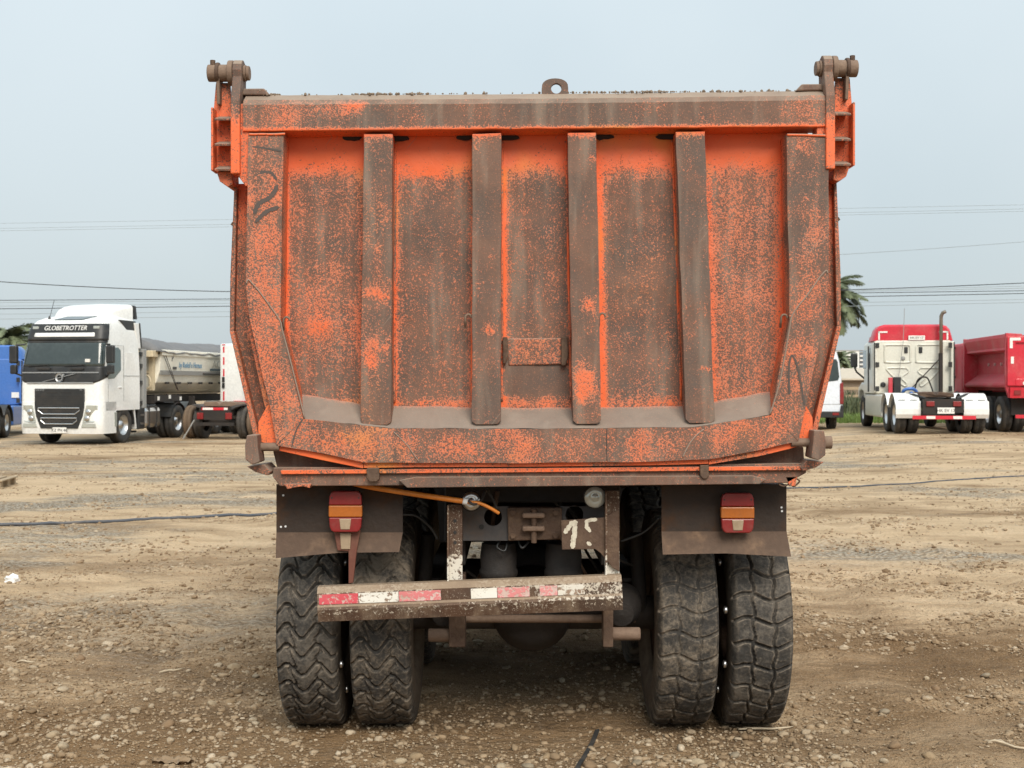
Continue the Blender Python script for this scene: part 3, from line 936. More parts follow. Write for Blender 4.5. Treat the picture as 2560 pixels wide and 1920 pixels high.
# ---- top corner lugs, hinge arms and brackets
def side_paint(base, edge=0.9):
    def f(x, y, z):
        return base + 0.3 * noise.noise((x * 6, y * 6, z * 6))
    return f
for sgn in (-1, 1):
    M = (lambda d: d) if sgn < 0 else (lambda d: 2302 - d)
    def SX(d, dy, D=5.55): return S(M(d), dy, D)
    # corner block on the beam end
    bm = bmesh.new(); prism(bm, [SX(*p, 5.62) for p in ((524, 207), (527, 193), (572, 193), (586, 208))], 'y', YF + 0.05, YF + 0.16)
    fin('corner_lug', bm, ORANGE, tailgate, paint=0.03, bevel=0.006)
    # cheek plate between beam end and arm
    bm = bmesh.new(); prism(bm, [SX(*p) for p in ((517, 222), (536, 222), (536, 398), (530, 402), (508, 372), (508, 300))], 'y', YF + 0.012, YF + 0.10)
    fin('cheek_plate', bm, ORANGE, tailgate, paint=lambda x, y, z: 0.74, dice=0.03, bevel=0.004)
    # hinge arm
    xa, xb = sorted((SX(499, 0)[0], SX(519, 0)[0]))
    zc = SX(510, 149)[1]; zb = SX(510, 400)[1]
    ycen = YF + 0.075
    prof = [(YF - 0.012, zb + 0.05), (YF + 0.10, zb + 0.05), (YF + 0.12, zc - 0.12)]
    for k in range(9):
        an = -0.15 * math.pi + k / 8 * 1.3 * math.pi
        prof.append((ycen + 0.058 * math.cos(an), zc + 0.058 * math.sin(an)))
    prof += [(YF - 0.012, zc - 0.14)]
    bm = bmesh.new(); prism(bm, prof, 'x', xa, xb)
    arm = fin('hinge_arm', bm, ORANGE, tailgate, paint=lambda x, y, z: (0.85 - 0.7 * ss(2.82, 2.98, z)), dice=0.04, bevel=0.005)
    # pin, collars, head
    def px(d): return SX(d, 149)[0]
    bm = bmesh.new(); cyl(bm, (px(441), ycen, zc), (px(497), ycen, zc), 0.038, n=24)
    pin = fin('hinge_pin', bm, RUSTDUST, truck, smooth=True, auto=40, bevel=0.004)
    bm = bmesh.new(); cyl(bm, (px(486), ycen, zc), (px(498), ycen, zc), 0.056, n=24); fin('collar', bm, RUSTDUST, pin, smooth=True, auto=40, bevel=0.004)
    bm = bmesh.new(); cyl(bm, (px(459), ycen, zc), (px(467), ycen, zc), 0.047, n=24); fin('collar', bm, RUST, pin, smooth=True, auto=40, bevel=0.004)
    bm = bmesh.new(); cyl(bm, (px(519), ycen, zc), (px(525), ycen, zc), 0.036, n=20); cyl(bm, (px(525), ycen, zc), (px(532), ycen, zc), 0.032, n=20)
    fin('pin_head', bm, RUSTDUST, pin, smooth=True, auto=40, bevel=0.003)
    bm = bmesh.new(); cyl(bm, (px(452), ycen - 0.01, zc + 0.03), (px(452), ycen - 0.01, zc + 0.055), 0.012, n=8); fin('grease_nipple', bm, RUST, pin)
    # body bracket with three gussets
    bm = bmesh.new()
    prism(bm, [SX(*p, 5.65) for p in ((466, 178), (496, 178), (500, 240), (500, 372), (462, 372), (461, 240))], 'y', YF + 0.10, YF + 0.125)
    prism(bm, [SX(*p, 5.63) for p in ((461, 236), (466, 236), (466, 372), (461, 372))], 'y', YF + 0.03, YF + 0.12)
    br = fin('hinge_bracket', bm, ORANGE, truck, paint=lambda x, y, z: 0.82 - 0.3 * ss(2.9, 3.1, z), dice=0.03, bevel=0.004)
    for dyg in (243, 298, 352):
        bm = bmesh.new()
        xs_ = sorted((SX(462, 0)[0], SX(498, 0)[0]))
        z = SX(480, dyg)[1]
        prism(bm, [(YF + 0.01, z - 0.022), (YF + 0.10, z + 0.005), (YF + 0.10, z - 0.008), (YF + 0.012, z - 0.032)], 'x', xs_[0], xs_[1])
        fin('gusset', bm, ORANGE, br, paint=0.35, bevel=0.002)
    bm = bmesh.new(); cyl(bm, (px(461), ycen, zc), (px(493), ycen, zc), 0.03, n=16)
    prism(bm, [(ycen - 0.03, zc), (ycen + 0.05, zc), (ycen + 0.055, zc - 0.14), (ycen - 0.01, zc - 0.14)], 'x', *sorted((px(461), px(468))))
    fin('bracket_cheek', bm, RUSTDUST, br, bevel=0.003)
    bm = bmesh.new(); prism(bm, [SX(*p, 5.66) for p in ((473, 374), (506, 372), (508, 402), (497, 407), (480, 395))], 'y', YF + 0.06, YF + 0.2)
    fin('bracket_foot', bm, ORANGE, br, paint=0.7, bevel=0.004)

# ---- dump body: rear flange posts, side walls, floor
body_paint = lambda x, y, z: 0.55 + 0.25 * noise.noise((x * 3, y * 2, z * 3))
bm = bmesh.new()
Lb = 4.7
prism(bm, [(-1.27, 1.95), (-1.25, 2.86), (-1.19, 2.86), (-1.21, 1.95), (-1.09, 1.42), (-1.05, 1.36), (1.05, 1.36), (1.09, 1.42), (1.21, 1.95), (1.19, 2.86), (1.25, 2.86), (1.27, 1.95), (1.15, 1.40), (1.08, 1.29), (-1.08, 1.29), (-1.15, 1.40)], 'y', YF + 0.2, YF + Lb)
body = fin('dump_body', bm, ORANGE, truck, paint=body_paint, dice=0.2)
bm = bmesh.new()
box(bm, -1.2, 1.2, YF + Lb - 0.02, YF + Lb + 0.04, 1.3, 2.95)
fin('headboard', bm, ORANGE, body, paint=0.5, bevel=0.01)
for k in range(6):
    for s in (-1, 1):
        bm = bmesh.new()
        y = YF + 0.75 + k * 0.72
        prism(bm, [(s * 1.22, 2.84), (s * 1.31, 2.80), (s * 1.33, 1.95), (s * 1.19, 1.42), (s * 1.12, 1.42), (s * 1.24, 1.95)], 'y', y, y + 0.11)
        fin('side_post', bm, ORANGE, body, paint=0.5, bevel=0.006)
def flange_paint(x, y, z):
    dx, dy = inv(x, z, TY + y)
    return 0.46 + 0.35 * ss(560, 430, dy) - 0.08 * ss(600, 900, dy)
for sgn in (-1, 1):
    M = (lambda d: d) if sgn < 0 else (lambda d: 2313 - d)
    q = lambda L, D: [S(M(a), b, D) for a, b in L]
    bm = bmesh.new(); prism(bm, q([(508, 398), (499, 600), (498, 716), (552, 950), (640, 985), (600, 720), (600, 398)], 5.72), 'y', YF + 0.155, YF + 0.24)
    fin('rear_flange', bm, ORANGE, body, paint=flange_paint, dice=0.03, bevel=0.005)
    bm = bmesh.new(); prism(bm, q([(497, 716), (506, 714), (560, 940), (551, 952)], 5.66), 'y', YF + 0.10, YF + 0.17)
    fin('flange_lip', bm, ORANGE, body, paint=0.6, bevel=0.003)
    bm = bmesh.new(); prism(bm, q([(506, 404), (512, 404), (506, 714), (497, 716), (500, 600)], 5.67), 'y', YF + 0.115, YF + 0.165)
    fin('flange_lip', bm, ORANGE, body, paint=0.42, bevel=0.003)
    bm = bmesh.new(); prism(bm, q([(531, 690), (541, 700), (588, 888), (580, 905), (574, 890)], 5.6), 'y', YF + 0.05, YF + 0.12)
    fin('tailgate_edge', bm, ORANGE, tailgate, paint=0.62, bevel=0.003)
    bm = bmesh.new(); prism(bm, q([(504, 480), (500, 486), (508, 492)], 5.7), 'y', YF + 0.13, YF + 0.2)
    fin('rope_cleat', bm, RUST, body)
    # corner gusset, pin and latch block
    bm = bmesh.new(); prism(bm, q([(584, 868), (599, 962), (560, 953), (560, 912)], 5.6), 'y', YF + 0.03, YF + 0.10)
    fin('corner_gusset', bm, ORANGE, body, paint=lambda x, y, z: 0.85, dice=0.03, bevel=0.003)
    bm = bmesh.new()
    xa, z = S(M(548), 966); xb, _ = S(M(602), 966)
    cyl(bm, (xa, YF + 0.02, z), (xb, YF + 0.02, z), 0.019, n=16)
    if sgn > 0: cyl(bm, (S(1798, 960)[0], YF + 0.02, z), (S(1775, 960)[0], YF + 0.02, z), 0.028, n=16)
    fin('latch_pin', bm, RUSTDUST, body, smooth=True, auto=40)
    bm = bmesh.new(); prism(bm, q([(534, 940), (556, 939), (558, 968), (562, 998), (546, 1004), (531, 993), (530, 962)], 5.5), 'y', YF - 0.06, YF + 0.06)
    fin('latch_block', bm, ORANGE, body, paint=0.16, bevel=0.008, dice=0.03)
    bm = bmesh.new(); prism(bm, q([(538, 1006), (575, 1002), (590, 1018), (584, 1026), (556, 1018)], 5.62), 'y', YF + 0.02, YF + 0.2)
    fin('latch_foot', bm, ORANGE, body, paint=0.4, bevel=0.004)

# ---- rear sill
sill_paint = lambda lo: (lambda x, y, z: lo + 0.2 * noise.noise((x * 5, y * 9, z * 12)))
bm = bmesh.new(); prism(bm, [S(*p, 5.68) for p in ((590, 975), (1735, 975), (1738, 1022), (602, 1022))], 'y', YF + 0.125, YF + 0.19)
sill = fin('rear_sill', bm, ORANGE, body, paint=0.0, dice=0.1, bevel=0.003)
bm = bmesh.new(); prism(bm, [(YF + 0.03, S(1160, 1017)[1]), (YF + 0.15, S(1160, 1014)[1]), (YF + 0.15, S(1160, 1026)[1]), (YF + 0.03, S(1160, 1026)[1])], 'x', S(604, 0)[0], S(1738, 0)[0])
for v in bm.verts:
    v.co.z += 0.008 * (v.co.x)
fin('sill_edge', bm, ORANGE, sill, paint=lambda x, y, z: 0.78 + 0.4 * noise.noise((x * 4, 0, 3)), dice=0.05, bevel=0.002)
bm = bmesh.new(); prism(bm, [S(*p, 5.62) for p in ((592, 1010), (1738, 1010), (1740, 1030), (1700, 1052), (606, 1050), (590, 1028))], 'y', YF + 0.05, YF + 0.3)
fin('sill_lip', bm, ORANGE, sill, paint=0.24, dice=0.06, bevel=0.004)
bm = bmesh.new(); prism(bm, [S(*p, 5.58) for p in ((862, 1040), (900, 1033), (1625, 1036), (1655, 1044), (1640, 1054), (880, 1056))], 'y', YF + 0.022, YF + 0.3)
fin('sill_stiffener', bm, ORANGE, sill, paint=lambda x, y, z: 0.18 + 0.55 * ss(1.3, 1.31, z), dice=0.04, bevel=0.003)
for a, b in ((793, 820), (1511, 1530)):
    bm = bmesh.new(); prism(bm, [S(*p, 5.58) for p in ((a, 1012), (b, 1012), (b, 1036), (b - 5, 1042), (a + 6, 1042), (a, 1034))], 'y', YF + 0.01, YF + 0.12)
    fin('sill_stop', bm, RUST, sill, bevel=0.004)
bm = bmesh.new(); prism(bm, [S(*p, 5.58) for p in ((612, 1046), (672, 1046), (668, 1056), (655, 1052), (635, 1054), (620, 1058))], 'y', YF + 0.04, YF + 0.2)
fin('sill_bracket', bm, ORANGE, sill, paint=0.55, bevel=0.003)
bm = bmesh.new(); tube(bm, smooth_path([(*S(a, b, 5.6)[:1], YF + 0.06, S(a, b, 5.6)[1]) for a, b in ((1690, 1046), (1684, 1055), (1694, 1060), (1706, 1056), (1716, 1060), (1728, 1050), (1722, 1044))], 5), 0.004, 6)
fin('spring_clip', bm, RUST, sill, smooth=True)
bm = bmesh.new(); prism(bm, [S(*p, 5.6) for p in ((1698, 1040), (1722, 1040), (1718, 1058), (1706, 1060))], 'y', YF + 0.05, YF + 0.07)
fin('hook', bm, ORANGE, sill, paint=0.7)

# ---- tyres
def tyre_mesh(name, style, depth, R0=0.54, W=0.30, nth=960, seed=0):
    hw = W / 2
    tw = hw - 0.012
    prof = [(0.285, -0.10), (0.30, -0.125), (0.36, -hw + 0.004), (0.42, -hw), (0.47, -hw + 0.004), (0.505, -hw + 0.010)]
    nt_ = 52
    tread = [(None, lerp(-tw, tw, k / nt_)) for k in range(nt_ + 1)]
    full = prof + tread + [(r, -w) for r, w in prof[::-1]]
    co = []
    pitch_n = 36 if style == 'zig' else 30
    circ = 2 * math.pi * R0
    pitch = circ / pitch_n
    for i in range(nth):
        th = 2 * math.pi * i / nth
        s = th * R0
        for r, w in full:
            if r is None:
                crown = 0.006 * (w / tw) ** 2 + 0.022 * max(0, (abs(w) - tw * 0.86) / (tw * 0.14)) ** 2
                u = w / tw
                if style == 'zig':
                    tri = abs(((u * 0.95 + 10.1) % 1.0) - 0.5) * 2          # zigzag across the width
                    off = (min(0.85, max(0.15, tri)) - 0.5) * pitch * 0.95 + 0.007 * noise.noise((w * 14, s * 4, seed))
                    ph = ((s + off) / pitch) % 1.0
                    g = abs(ph - 0.5) * pitch
                    gd = 1 - ss(0.0062, 0.0105, g)
                    if abs(u) < 0.12: gd *= 0.7
                    zz = 0.44 + 0.1 * math.sin((s + off) / pitch * 2 * math.pi)
                    gl = 1 - ss(0.0035, 0.0075, abs(abs(u) - zz) * tw)
                    gd = max(gd, gl * 0.6)
                else:
                    off = pitch * 0.16 * math.sin(u * 3.6 + 0.4) + 0.006 * noise.noise((w * 14, s * 4, seed))
                    ph = ((s + off) / pitch) % 1.0
                    g = abs(ph - 0.5) * pitch
                    gd = 1 - ss(0.0058, 0.0098, g)
                    zz = 0.36 + 0.045 * math.sin((s + off) / pitch * 2 * math.pi)
                    gl = 1 - ss(0.0045, 0.0085, abs(abs(u) - zz) * tw)
                    gd = max(gd, gl)
                wear = 0.0035 * noise.noise((w * 30, s * 22, seed)) + 0.0016 * noise.noise((w * 80, s * 70, seed + 3))
                rr = R0 - crown - depth * gd + wear * (1 - gd)
            else:
                rr = r + 0.0015 * noise.noise((r * 40, s * 12, seed))
            co.append((w, rr * math.sin(th), rr * math.cos(th)))
    m = len(full)
    faces = []
    for i in range(nth):
        j = (i + 1) % nth
        for k in range(m - 1):
            faces.append((i * m + k, i * m + k + 1, j * m + k + 1, j * m + k))
    me = bpy.data.meshes.new(name)
    me.from_pydata(co, [], faces)
    me.polygons.foreach_set('use_smooth', [True] * len(faces))
    me.update()
    return me

def tyre_mat(name, seed, grime):
    m, nt, b = new_mat(name)
    oc = nd(nt, 'ShaderNodeTexCoord').outputs['Object']
    mp = nd(nt, 'ShaderNodeMapping'); mp.inputs['Location'].default_value = (seed, seed * 2, 0); lk(nt, oc, mp.inputs['Vector'])
    v = mp.outputs[0]
    n1 = noi(nt, v, 14, 5, 0.65); n2 = noi(nt, v, 70, 4, 0.65); n3 = noi(nt, v, 3, 3, 0.5)
    f = mth(nt, 'ADD', mth(nt, 'MULTIPLY', n1, 0.6), mth(nt, 'MULTIPLY', n2, 0.4))
    f = mth(nt, 'ADD', f, mth(nt, 'MULTIPLY', mth(nt, 'SUBTRACT', n3, 0.5), 0.5))
    c = mixc(nt, mapr(nt, f, 0.4, 0.68, 0, 0.9), (0.036, 0.033, 0.03), grime)
    c = mixc(nt, mapr(nt, n2, 0.62, 0.75, 0, 0.4), c, (0.24, 0.2, 0.155))
    # mud packed in the grooves: lower radius
    sx = nd(nt, 'ShaderNodeSeparateXYZ'); lk(nt, oc, sx.inputs[0])
    rad = mth(nt, 'SQRT', mth(nt, 'ADD', mth(nt, 'MULTIPLY', sx.outputs['Y'], sx.outputs['Y']), mth(nt, 'MULTIPLY', sx.outputs['Z'], sx.outputs['Z'])))
    c = mixc(nt, mapr(nt, rad, 0.42, 0.515, 0.75, 0.0), c, (0.095, 0.068, 0.045))
    pt = nd(nt, 'ShaderNodeNewGeometry').outputs['Pointiness']
    c = mixc(nt, mth(nt, 'MULTIPLY', mapr(nt, pt, 0.51, 0.57), mapr(nt, n1, 0.3, 0.6, 0.25, 0.8)), c, (0.23, 0.185, 0.14))
    lk(nt, c, b.inputs['Base Color'])
    b.inputs['Roughness'].default_value = 0.82
    b.inputs['Specular IOR Level'].default_value = 0.3
    bump(nt, b, mth(nt, 'ADD', n2, n1), 0.5, 0.006)
    return m
TYM = [tyre_mat('tyre_rubber_black', 1, (0.14, 0.12, 0.098)), tyre_mat('tyre_rubber_dusty', 5, (0.2, 0.162, 0.122))]
tyres = [tyre_mesh('tyre', 'zig', 0.024, seed=1), tyre_mesh('tyre', 'zig', 0.016, seed=5), tyre_mesh('tyre', 'block', 0.010, seed=9), tyre_mesh('tyre', 'block', 0.022, seed=13)]
tyres[0].materials.append(TYM[0]); tyres[1].materials.append(TYM[1]); tyres[2].materials.append(TYM[1]); tyres[3].materials.append(TYM[0])
WX = [-1.066, -0.72, 0.73, 1.078]
bm = bmesh.new()
lathe(bm, [(0.06, 0.03), (0.14, 0.02), (0.19, 0.0), (0.27, 0.0), (0.285, -0.06), (0.29, -0.1), (0.29, 0.1), (0.285, 0.06), (0.2, 0.03), (0.06, 0.05)], (0, 0, 0), (1, 0, 0), 40)
rim_o = fin('rim', bm, RUST, None, smooth=True); rim_me = rim_o.data; bpy.data.objects.remove(rim_o)
for ax_y in (0.0, 1.36):
    for k in range(4):
        w = bpy.data.objects.new('wheel', tyres[k]); COL.objects.link(w); w.parent = truck
        w.location = (WX[k], ax_y, 0.529); w.rotation_euler = (R(random.uniform(0, 360)) if ax_y else R((3, 40, 12, 77)[k]), 0, 0)
        if ax_y == 0:
            w['label'] = ('outer left tyre with deep zigzag lugs', 'dusty inner left tyre with zigzag lugs', 'worn dusty inner right tyre', 'outer right tyre with square tread blocks')[k]
        r = bpy.data.objects.new('rim', rim_me); COL.objects.link(r); r.parent = w
    for s in (-1, 1):
        for a in range(8):      # nuts showing in the gap between the twin tyres
            an = a * math.pi / 4 + 0.3
            bm = bmesh.new()
            y, z = ax_y + 0.34 * math.sin(an), 0.537 + 0.34 * math.cos(an)
            if ax_y == 0 and y < -0.05:
                lathe(bm, [(0.0, 0.012), (0.018, 0.006), (0.02, -0.006), (0, -0.012)], (s * 0.905, y - 0.16, z), (1, 0, 0), 8)
                fin('balance_weight', bm, CHROME, truck, smooth=True)
            else: bm.free()

# ---- chassis behind the bumper
bm = bmesh.new()
for s in (-1, 1):
    box(bm, s * 0.36 - 0.04, s * 0.36 + 0.04, YF + 0.42, 6.6, 0.84, 1.10)
fin('chassis_rails', bm, DARKSTEEL, truck, bevel=0.008)
for y in (0.0, 1.36):
    bm = bmesh.new()
    cyl(bm, (-0.62, y, 0.54), (0.62, y, 0.54), 0.085, n=20)
    lathe(bm, [(0.02, -0.24), (0.13, -0.22), (0.2, -0.1), (0.215, 0.05), (0.16, 0.16), (0.08, 0.3)], (0, y, 0.56), (0, 1, 0), 28)
    fin('axle', bm, DARKSTEEL, truck, smooth=True, auto=50)
for s in (-1, 1):
    bm = bmesh.new()
    for k in range(6):
        L = 0.72 - k * 0.09
        box(bm, s * 0.5 - 0.04, s * 0.5 + 0.04, 0.68 - L, 0.68 + L, 0.70 - k * 0.022, 0.718 - k * 0.022)
    fin('leaf_spring', bm, DARKSTEEL, truck)
bm = bmesh.new(); box(bm, -0.45, 0.45, 4.9, 6.4, 0.45, 1.25); box(bm, -1.15, -0.5, 2.8, 4.2, 0.5, 1.1); box(bm, 0.5, 1.15, 2.8, 4.2, 0.5, 1.1)
fin('engine_and_tanks', bm, DARKSTEEL, truck, bevel=0.05)
for s in (-1, 1):
    w = bpy.data.objects.new('wheel', tyres[1]); COL.objects.link(w); w.parent = truck; w.location = (s * 1.0, 5.2, 0.537)
    r = bpy.data.objects.new('rim', rim_me); COL.objects.link(r); r.parent = w
bm = bmesh.new()
box(bm, -1.2, 1.2, 4.35, 6.5, 1.3, 2.75)
fin('cab', bm, ORANGE, truck, paint=0.9, bevel=0.08)

bm = bmesh.new(); cyl(bm, (-0.31, 0.75, 0.98), (0.31, 0.75, 0.98), 0.15, n=24); fin('light_block_drum', bm, DARKSTEEL, truck, smooth=True, auto=40, bevel=0.02)  # added dark drum, shuts out bright ground seen under the body
bm = bmesh.new(); box(bm, -0.56, 0.56, 2.2, 2.32, 0.62, 1.12); fin('light_block_box', bm, DARKSTEEL, truck, bevel=0.01)  # added dark box across the chassis, blocks the daylight beyond
bm = bmesh.new(); box(bm, -0.42, 0.42, YF + 0.5, 4.6, 1.13, 1.27); fin('light_block_slab', bm, DARKSTEEL, truck, bevel=0.01)  # added dark slab closing the bright gap below the floor

# rear crossmember with holes
ycm = 5.86 - TY
def T2(a, b): return T(a, b, 5.86)
bm = bmesh.new()
holed_plate(bm, [T2(1000, 1168), T2(1099, 1168), T2(1099, 1094), T2(1000, 1094)], T2(1065, 1117), 0.042, ycm, ycm + 0.02)
cm = fin('crossmember', bm, GREYSTEEL, truck, bevel=0.002)
bm = bmesh.new()
holed_plate(bm, [T2(1211, 1168), T2(1312, 1168), T2(1312, 1094), T2(1211, 1094)], T2(1241, 1112), 0.042, ycm, ycm + 0.02)
fin('side_plate', bm, GREYSTEEL, cm, bevel=0.002)
bm = bmesh.new(); prism(bm, [T2(1096, 1096), T2(1214, 1096), T2(1212, 1164), T2(1098, 1167)], 'y', ycm - 0.025, ycm + 0.04)
tp = fin('tow_plate', bm, RUST, cm, bevel=0.006)
for b_ in (1110, 1138):
    bm = bmesh.new(); x0, z0 = T2(1128, b_ + 6); x1, z1 = T2(1176, b_ - 5)
    box(bm, x0, x1, ycm - 0.075, ycm - 0.025, z0, z1)
    fin('tow_jaw', bm, RUSTDUST, tp, bevel=0.008)
bm = bmesh.new(); x, z = T2(1153, 1165); cyl(bm, (x, ycm - 0.05, z - 0.01), (x, ycm - 0.05, T2(0, 1098)[1]), 0.013, n=10); fin('tow_pin', bm, RUST, tp, smooth=True, auto=40)
for (a, b) in ((1108, 1106), (1200, 1106), (1108, 1155), (1200, 1155)):
    bm = bmesh.new(); x, z = T2(a, b); cyl(bm, (x, ycm - 0.025, z), (x, ycm - 0.04, z), 0.014, n=6); fin('bolt', bm, RUST, tp)
bm = bmesh.new(); x, z = T2(1040, 1138); cyl(bm, (x, ycm - 0.002, z), (x, ycm - 0.006, z), 0.012, n=14); fin('hole_shade_disc', bm, BLACKRUB, cm)  # black disc painted as the dark inside a small hole

# air chambers on the axle
for a in (1077, 1217):
    bm = bmesh.new()
    x, z = T(a, 1245, 6.02)
    lathe(bm, [(0.0, -0.06), (0.07, -0.05), (0.085, 0.0), (0.092, 0.012), (0.092, 0.03), (0.085, 0.04), (0.088, 0.10), (0.08, 0.16), (0.0, 0.175)], (x, 6.02 - TY, z), (0, 0, 1), 28)
    fin('air_chamber', bm, DARKSTEEL, truck, smooth=True, auto=50)

# underrun bumper: posts, bar, tape
yb = 5.68 - TY
def TB(a, b): return T(a, b, 5.68)
tilt = math.atan2(26, 656)
bx0, bz0 = TB(686, 1268); bx1, _ = TB(1342, 1242)
bl = (bx1 - bx0) / math.cos(tilt)
prof = [(0.0, 0.0), (-0.025, -0.026), (-0.022, -0.078), (-0.03, -0.088), (-0.034, -0.10), (-0.015, -0.155), (0.02, -0.155), (0.05, -0.10), (0.05, 0.0)]
bm = bmesh.new()
prism(bm, [(y, z) for y, z in prof], 'x', 0, bl)
bmesh.ops.recalc_face_normals(bm, faces=bm.faces)
def bar_paint(x, y, z):
    p = 0.28
    if z > -0.03: p = 0.52
    if x > bl * 0.72 and z < -0.03: p = 0.55
    if z < -0.1: p = 0.34 - 0.4 * ss(-0.125, -0.15, z)
    if 0.53 < x < 0.7 and z > -0.1: p = 0.14
    return p
bar = fin('underrun_bumper', bm, WHITEWORN, truck, paint=bar_paint, dice=0.02, bevel=0.003)
bar.location = (bx0, yb, bz0); bar.rotation_euler = (0, -tilt, 0)
bar['label'] = 'bent rusty white underrun bumper with red and white tape'
mm = 5.68 / U
for a, b, m, p in ((690, 774, TAPER, .8), (775, 861, TAPEW, .8), (862, 952, TAPER, .66), (1017, 1073, TAPEW, .9), (1074, 1143, TAPER, .62), (1165, 1203, TAPER, .56), (1204, 1262, TAPEW, .62)):
    bm = bmesh.new()
    q0, q1 = (a - 686) * mm, (b - 686) * mm
    vs = []
    for (y, z) in ((-0.0275, -0.031), (-0.0255, -0.076)):
        vs.append((y, z))
    prism(bm, [(vs[0][0], vs[0][1]), (vs[1][0], vs[1][1]), (vs[1][0] + 0.003, vs[1][1]), (vs[0][0] + 0.003, vs[0][1])], 'x', q0, q1)
    fin('reflective_tape', bm, m, bar, paint=p, dice=0.03)
for a0, a1, top, bot in ((967, 999, 1090, 1262), (1306, 1338, 1060, 1250)):
    bm = bmesh.new()
    x0, z0 = T(a0, bot, 5.75); x1, z1 = T(a1, top, 5.75)
    box(bm, x0, x1, 5.745 - TY, 5.753 - TY, z0, z1)
    box(bm, x0, x0 + 0.008, 5.70 - TY, 5.745 - TY, z0, z1)
    po = fin('bumper_post', bm, WHITEWORN, truck, paint=lambda x, y, z: 0.15 + 0.6 * ss(0.95, 0.9, z), dice=0.02, bevel=0.001)
    for hh in (1125, 1150, 1172):
        bm = bmesh.new(); x, z = T((a0 + a1) / 2, hh, 5.745); cyl(bm, (x, 5.7445 - TY, z), (x, 5.7425 - TY, z), 0.008, n=12); fin('bolt_hole', bm, BLACKRUB, po)
# number plate board "15"
bm = bmesh.new()
prism(bm, [T(*p, 5.73) for p in ((1212, 1124), (1302, 1118), (1336, 1100), (1338, 1235), (1322, 1225), (1298, 1195), (1286, 1186), (1214, 1187))], 'y', 5.725 - TY, 5.735 - TY)
brd = fin('number_board', bm, RUST, truck, bevel=0.002)
for st, w_ in ((((1219, 1152), (1228, 1140), (1238, 1126)), 0.02), (((1242, 1123), (1241, 1150), (1236, 1185)), 0.022), (((1290, 1122), (1276, 1123), (1267, 1126), (1267, 1138), (1276, 1149)), 0.016), (((1268, 1171), (1277, 1178)), 0.017)):
    bm = bmesh.new()
    ribbon(bm, [T(*p, 5.725) for p in st], w_, 5.7248 - TY - (0.002 if st[0][0] == 1242 else 0), 0.001)
    fin('painted_numeral', bm, PAINTMARK, brd)

# cross tube below
yt = 6.0 - TY
bm = bmesh.new()
x0, z0 = T(925, 1372, 6.0); x1, _ = T(1003, 1372, 6.0); cyl(bm, (x0, yt, z0), (x1, yt, z0), 0.031, n=18)
x0, z0 = T(1300, 1369, 6.0); x1, _ = T(1383, 1369, 6.0); cyl(bm, (x0, yt, z0), (x1, yt, z0), 0.031, n=18)
cyl(bm, (-0.42, yt + 0.12, 0.56), (0.5, yt + 0.12, 0.56), 0.02, n=12)
ct = fin('cross_tube', bm, RUSTDUST, truck, smooth=True, auto=40, bevel=0.006)
for a0, a1, b0, b1 in ((970, 1006, 1320, 1396), (1302, 1324, 1318, 1396)):
    bm = bmesh.new(); x0, z0 = T(a0, b1, 5.98); x1, z1 = T(a1, b0, 5.98); box(bm, x0, x1, yt - 0.045, yt + 0.05, z0, 0.8)
    fin('tube_bracket', bm, RUST, ct, bevel=0.005)

# round lamps
for (a, b, r_) in ((1018, 1082, 0.047), (1285, 1074, 0.052)):
    x, z = T(a, b, 5.74); y = 5.74 - TY
    bm = bmesh.new(); lathe(bm, [(0.0, 0.05), (r_ * 0.7, 0.045), (r_, 0.01), (r_ * 1.02, -0.004), (r_ * 0.93, -0.006)], (x, y, z), (0, 1, 0), 32)
    lmp = fin('reversing_lamp', bm, DARKSTEEL, truck, smooth=True)
    bm = bmesh.new(); lathe(bm, [(r_ * 0.95, -0.003), (r_ * 0.8, -0.012), (r_ * 0.5, -0.019), (r_ * 0.42, -0.016), (r_ * 0.3, -0.022), (0.0005, -0.026)], (x, y, z), (0, 1, 0), 32)
    fin('lens', bm, CHROME if a < 1100 else LAMPG, lmp, smooth=True)
    bm = bmesh.new(); box(bm, x - 0.006, x + 0.006, y + 0.02, y + 0.03, z, 1.3); fin('lamp_bracket', bm, DARKSTEEL, lmp)

# orange air hose, clamp, limp end
def P3(a, b, D): x, z = T(a, b, D); return (x, D - TY, z)
bm = bmesh.new(); tube(bm, smooth_path([P3(748, 1040, 5.72), P3(800, 1052, 5.68), P3(900, 1068, 5.67), P3(1003, 1083, 5.68)], 8), 0.0125, 10)
hs = fin('air_hose', bm, HOSEO, truck, smooth=True)
bm = bmesh.new(); cyl(bm, P3(1000, 1082, 5.68), P3(1010, 1084, 5.68), 0.016, n=12); fin('hose_clamp', bm, PLASTICW, hs, smooth=True)
bm = bmesh.new(); tube(bm, smooth_path([P3(1008, 1084, 5.68), P3(1035, 1087, 5.68), P3(1058, 1097, 5.68), P3(1078, 1109, 5.69)], 6), 0.008, 8); fin('hose_end', bm, HOSEO, hs, smooth=True)
bm = bmesh.new(); tube(bm, smooth_path([P3(1012, 1082, 5.675), P3(1024, 1090, 5.67), P3(1040, 1080, 5.7), P3(1052, 1060, 5.76), P3(1075, 1100, 5.75)], 6), 0.006, 8); fin('cable', bm, BLACKRUB, hs, smooth=True)
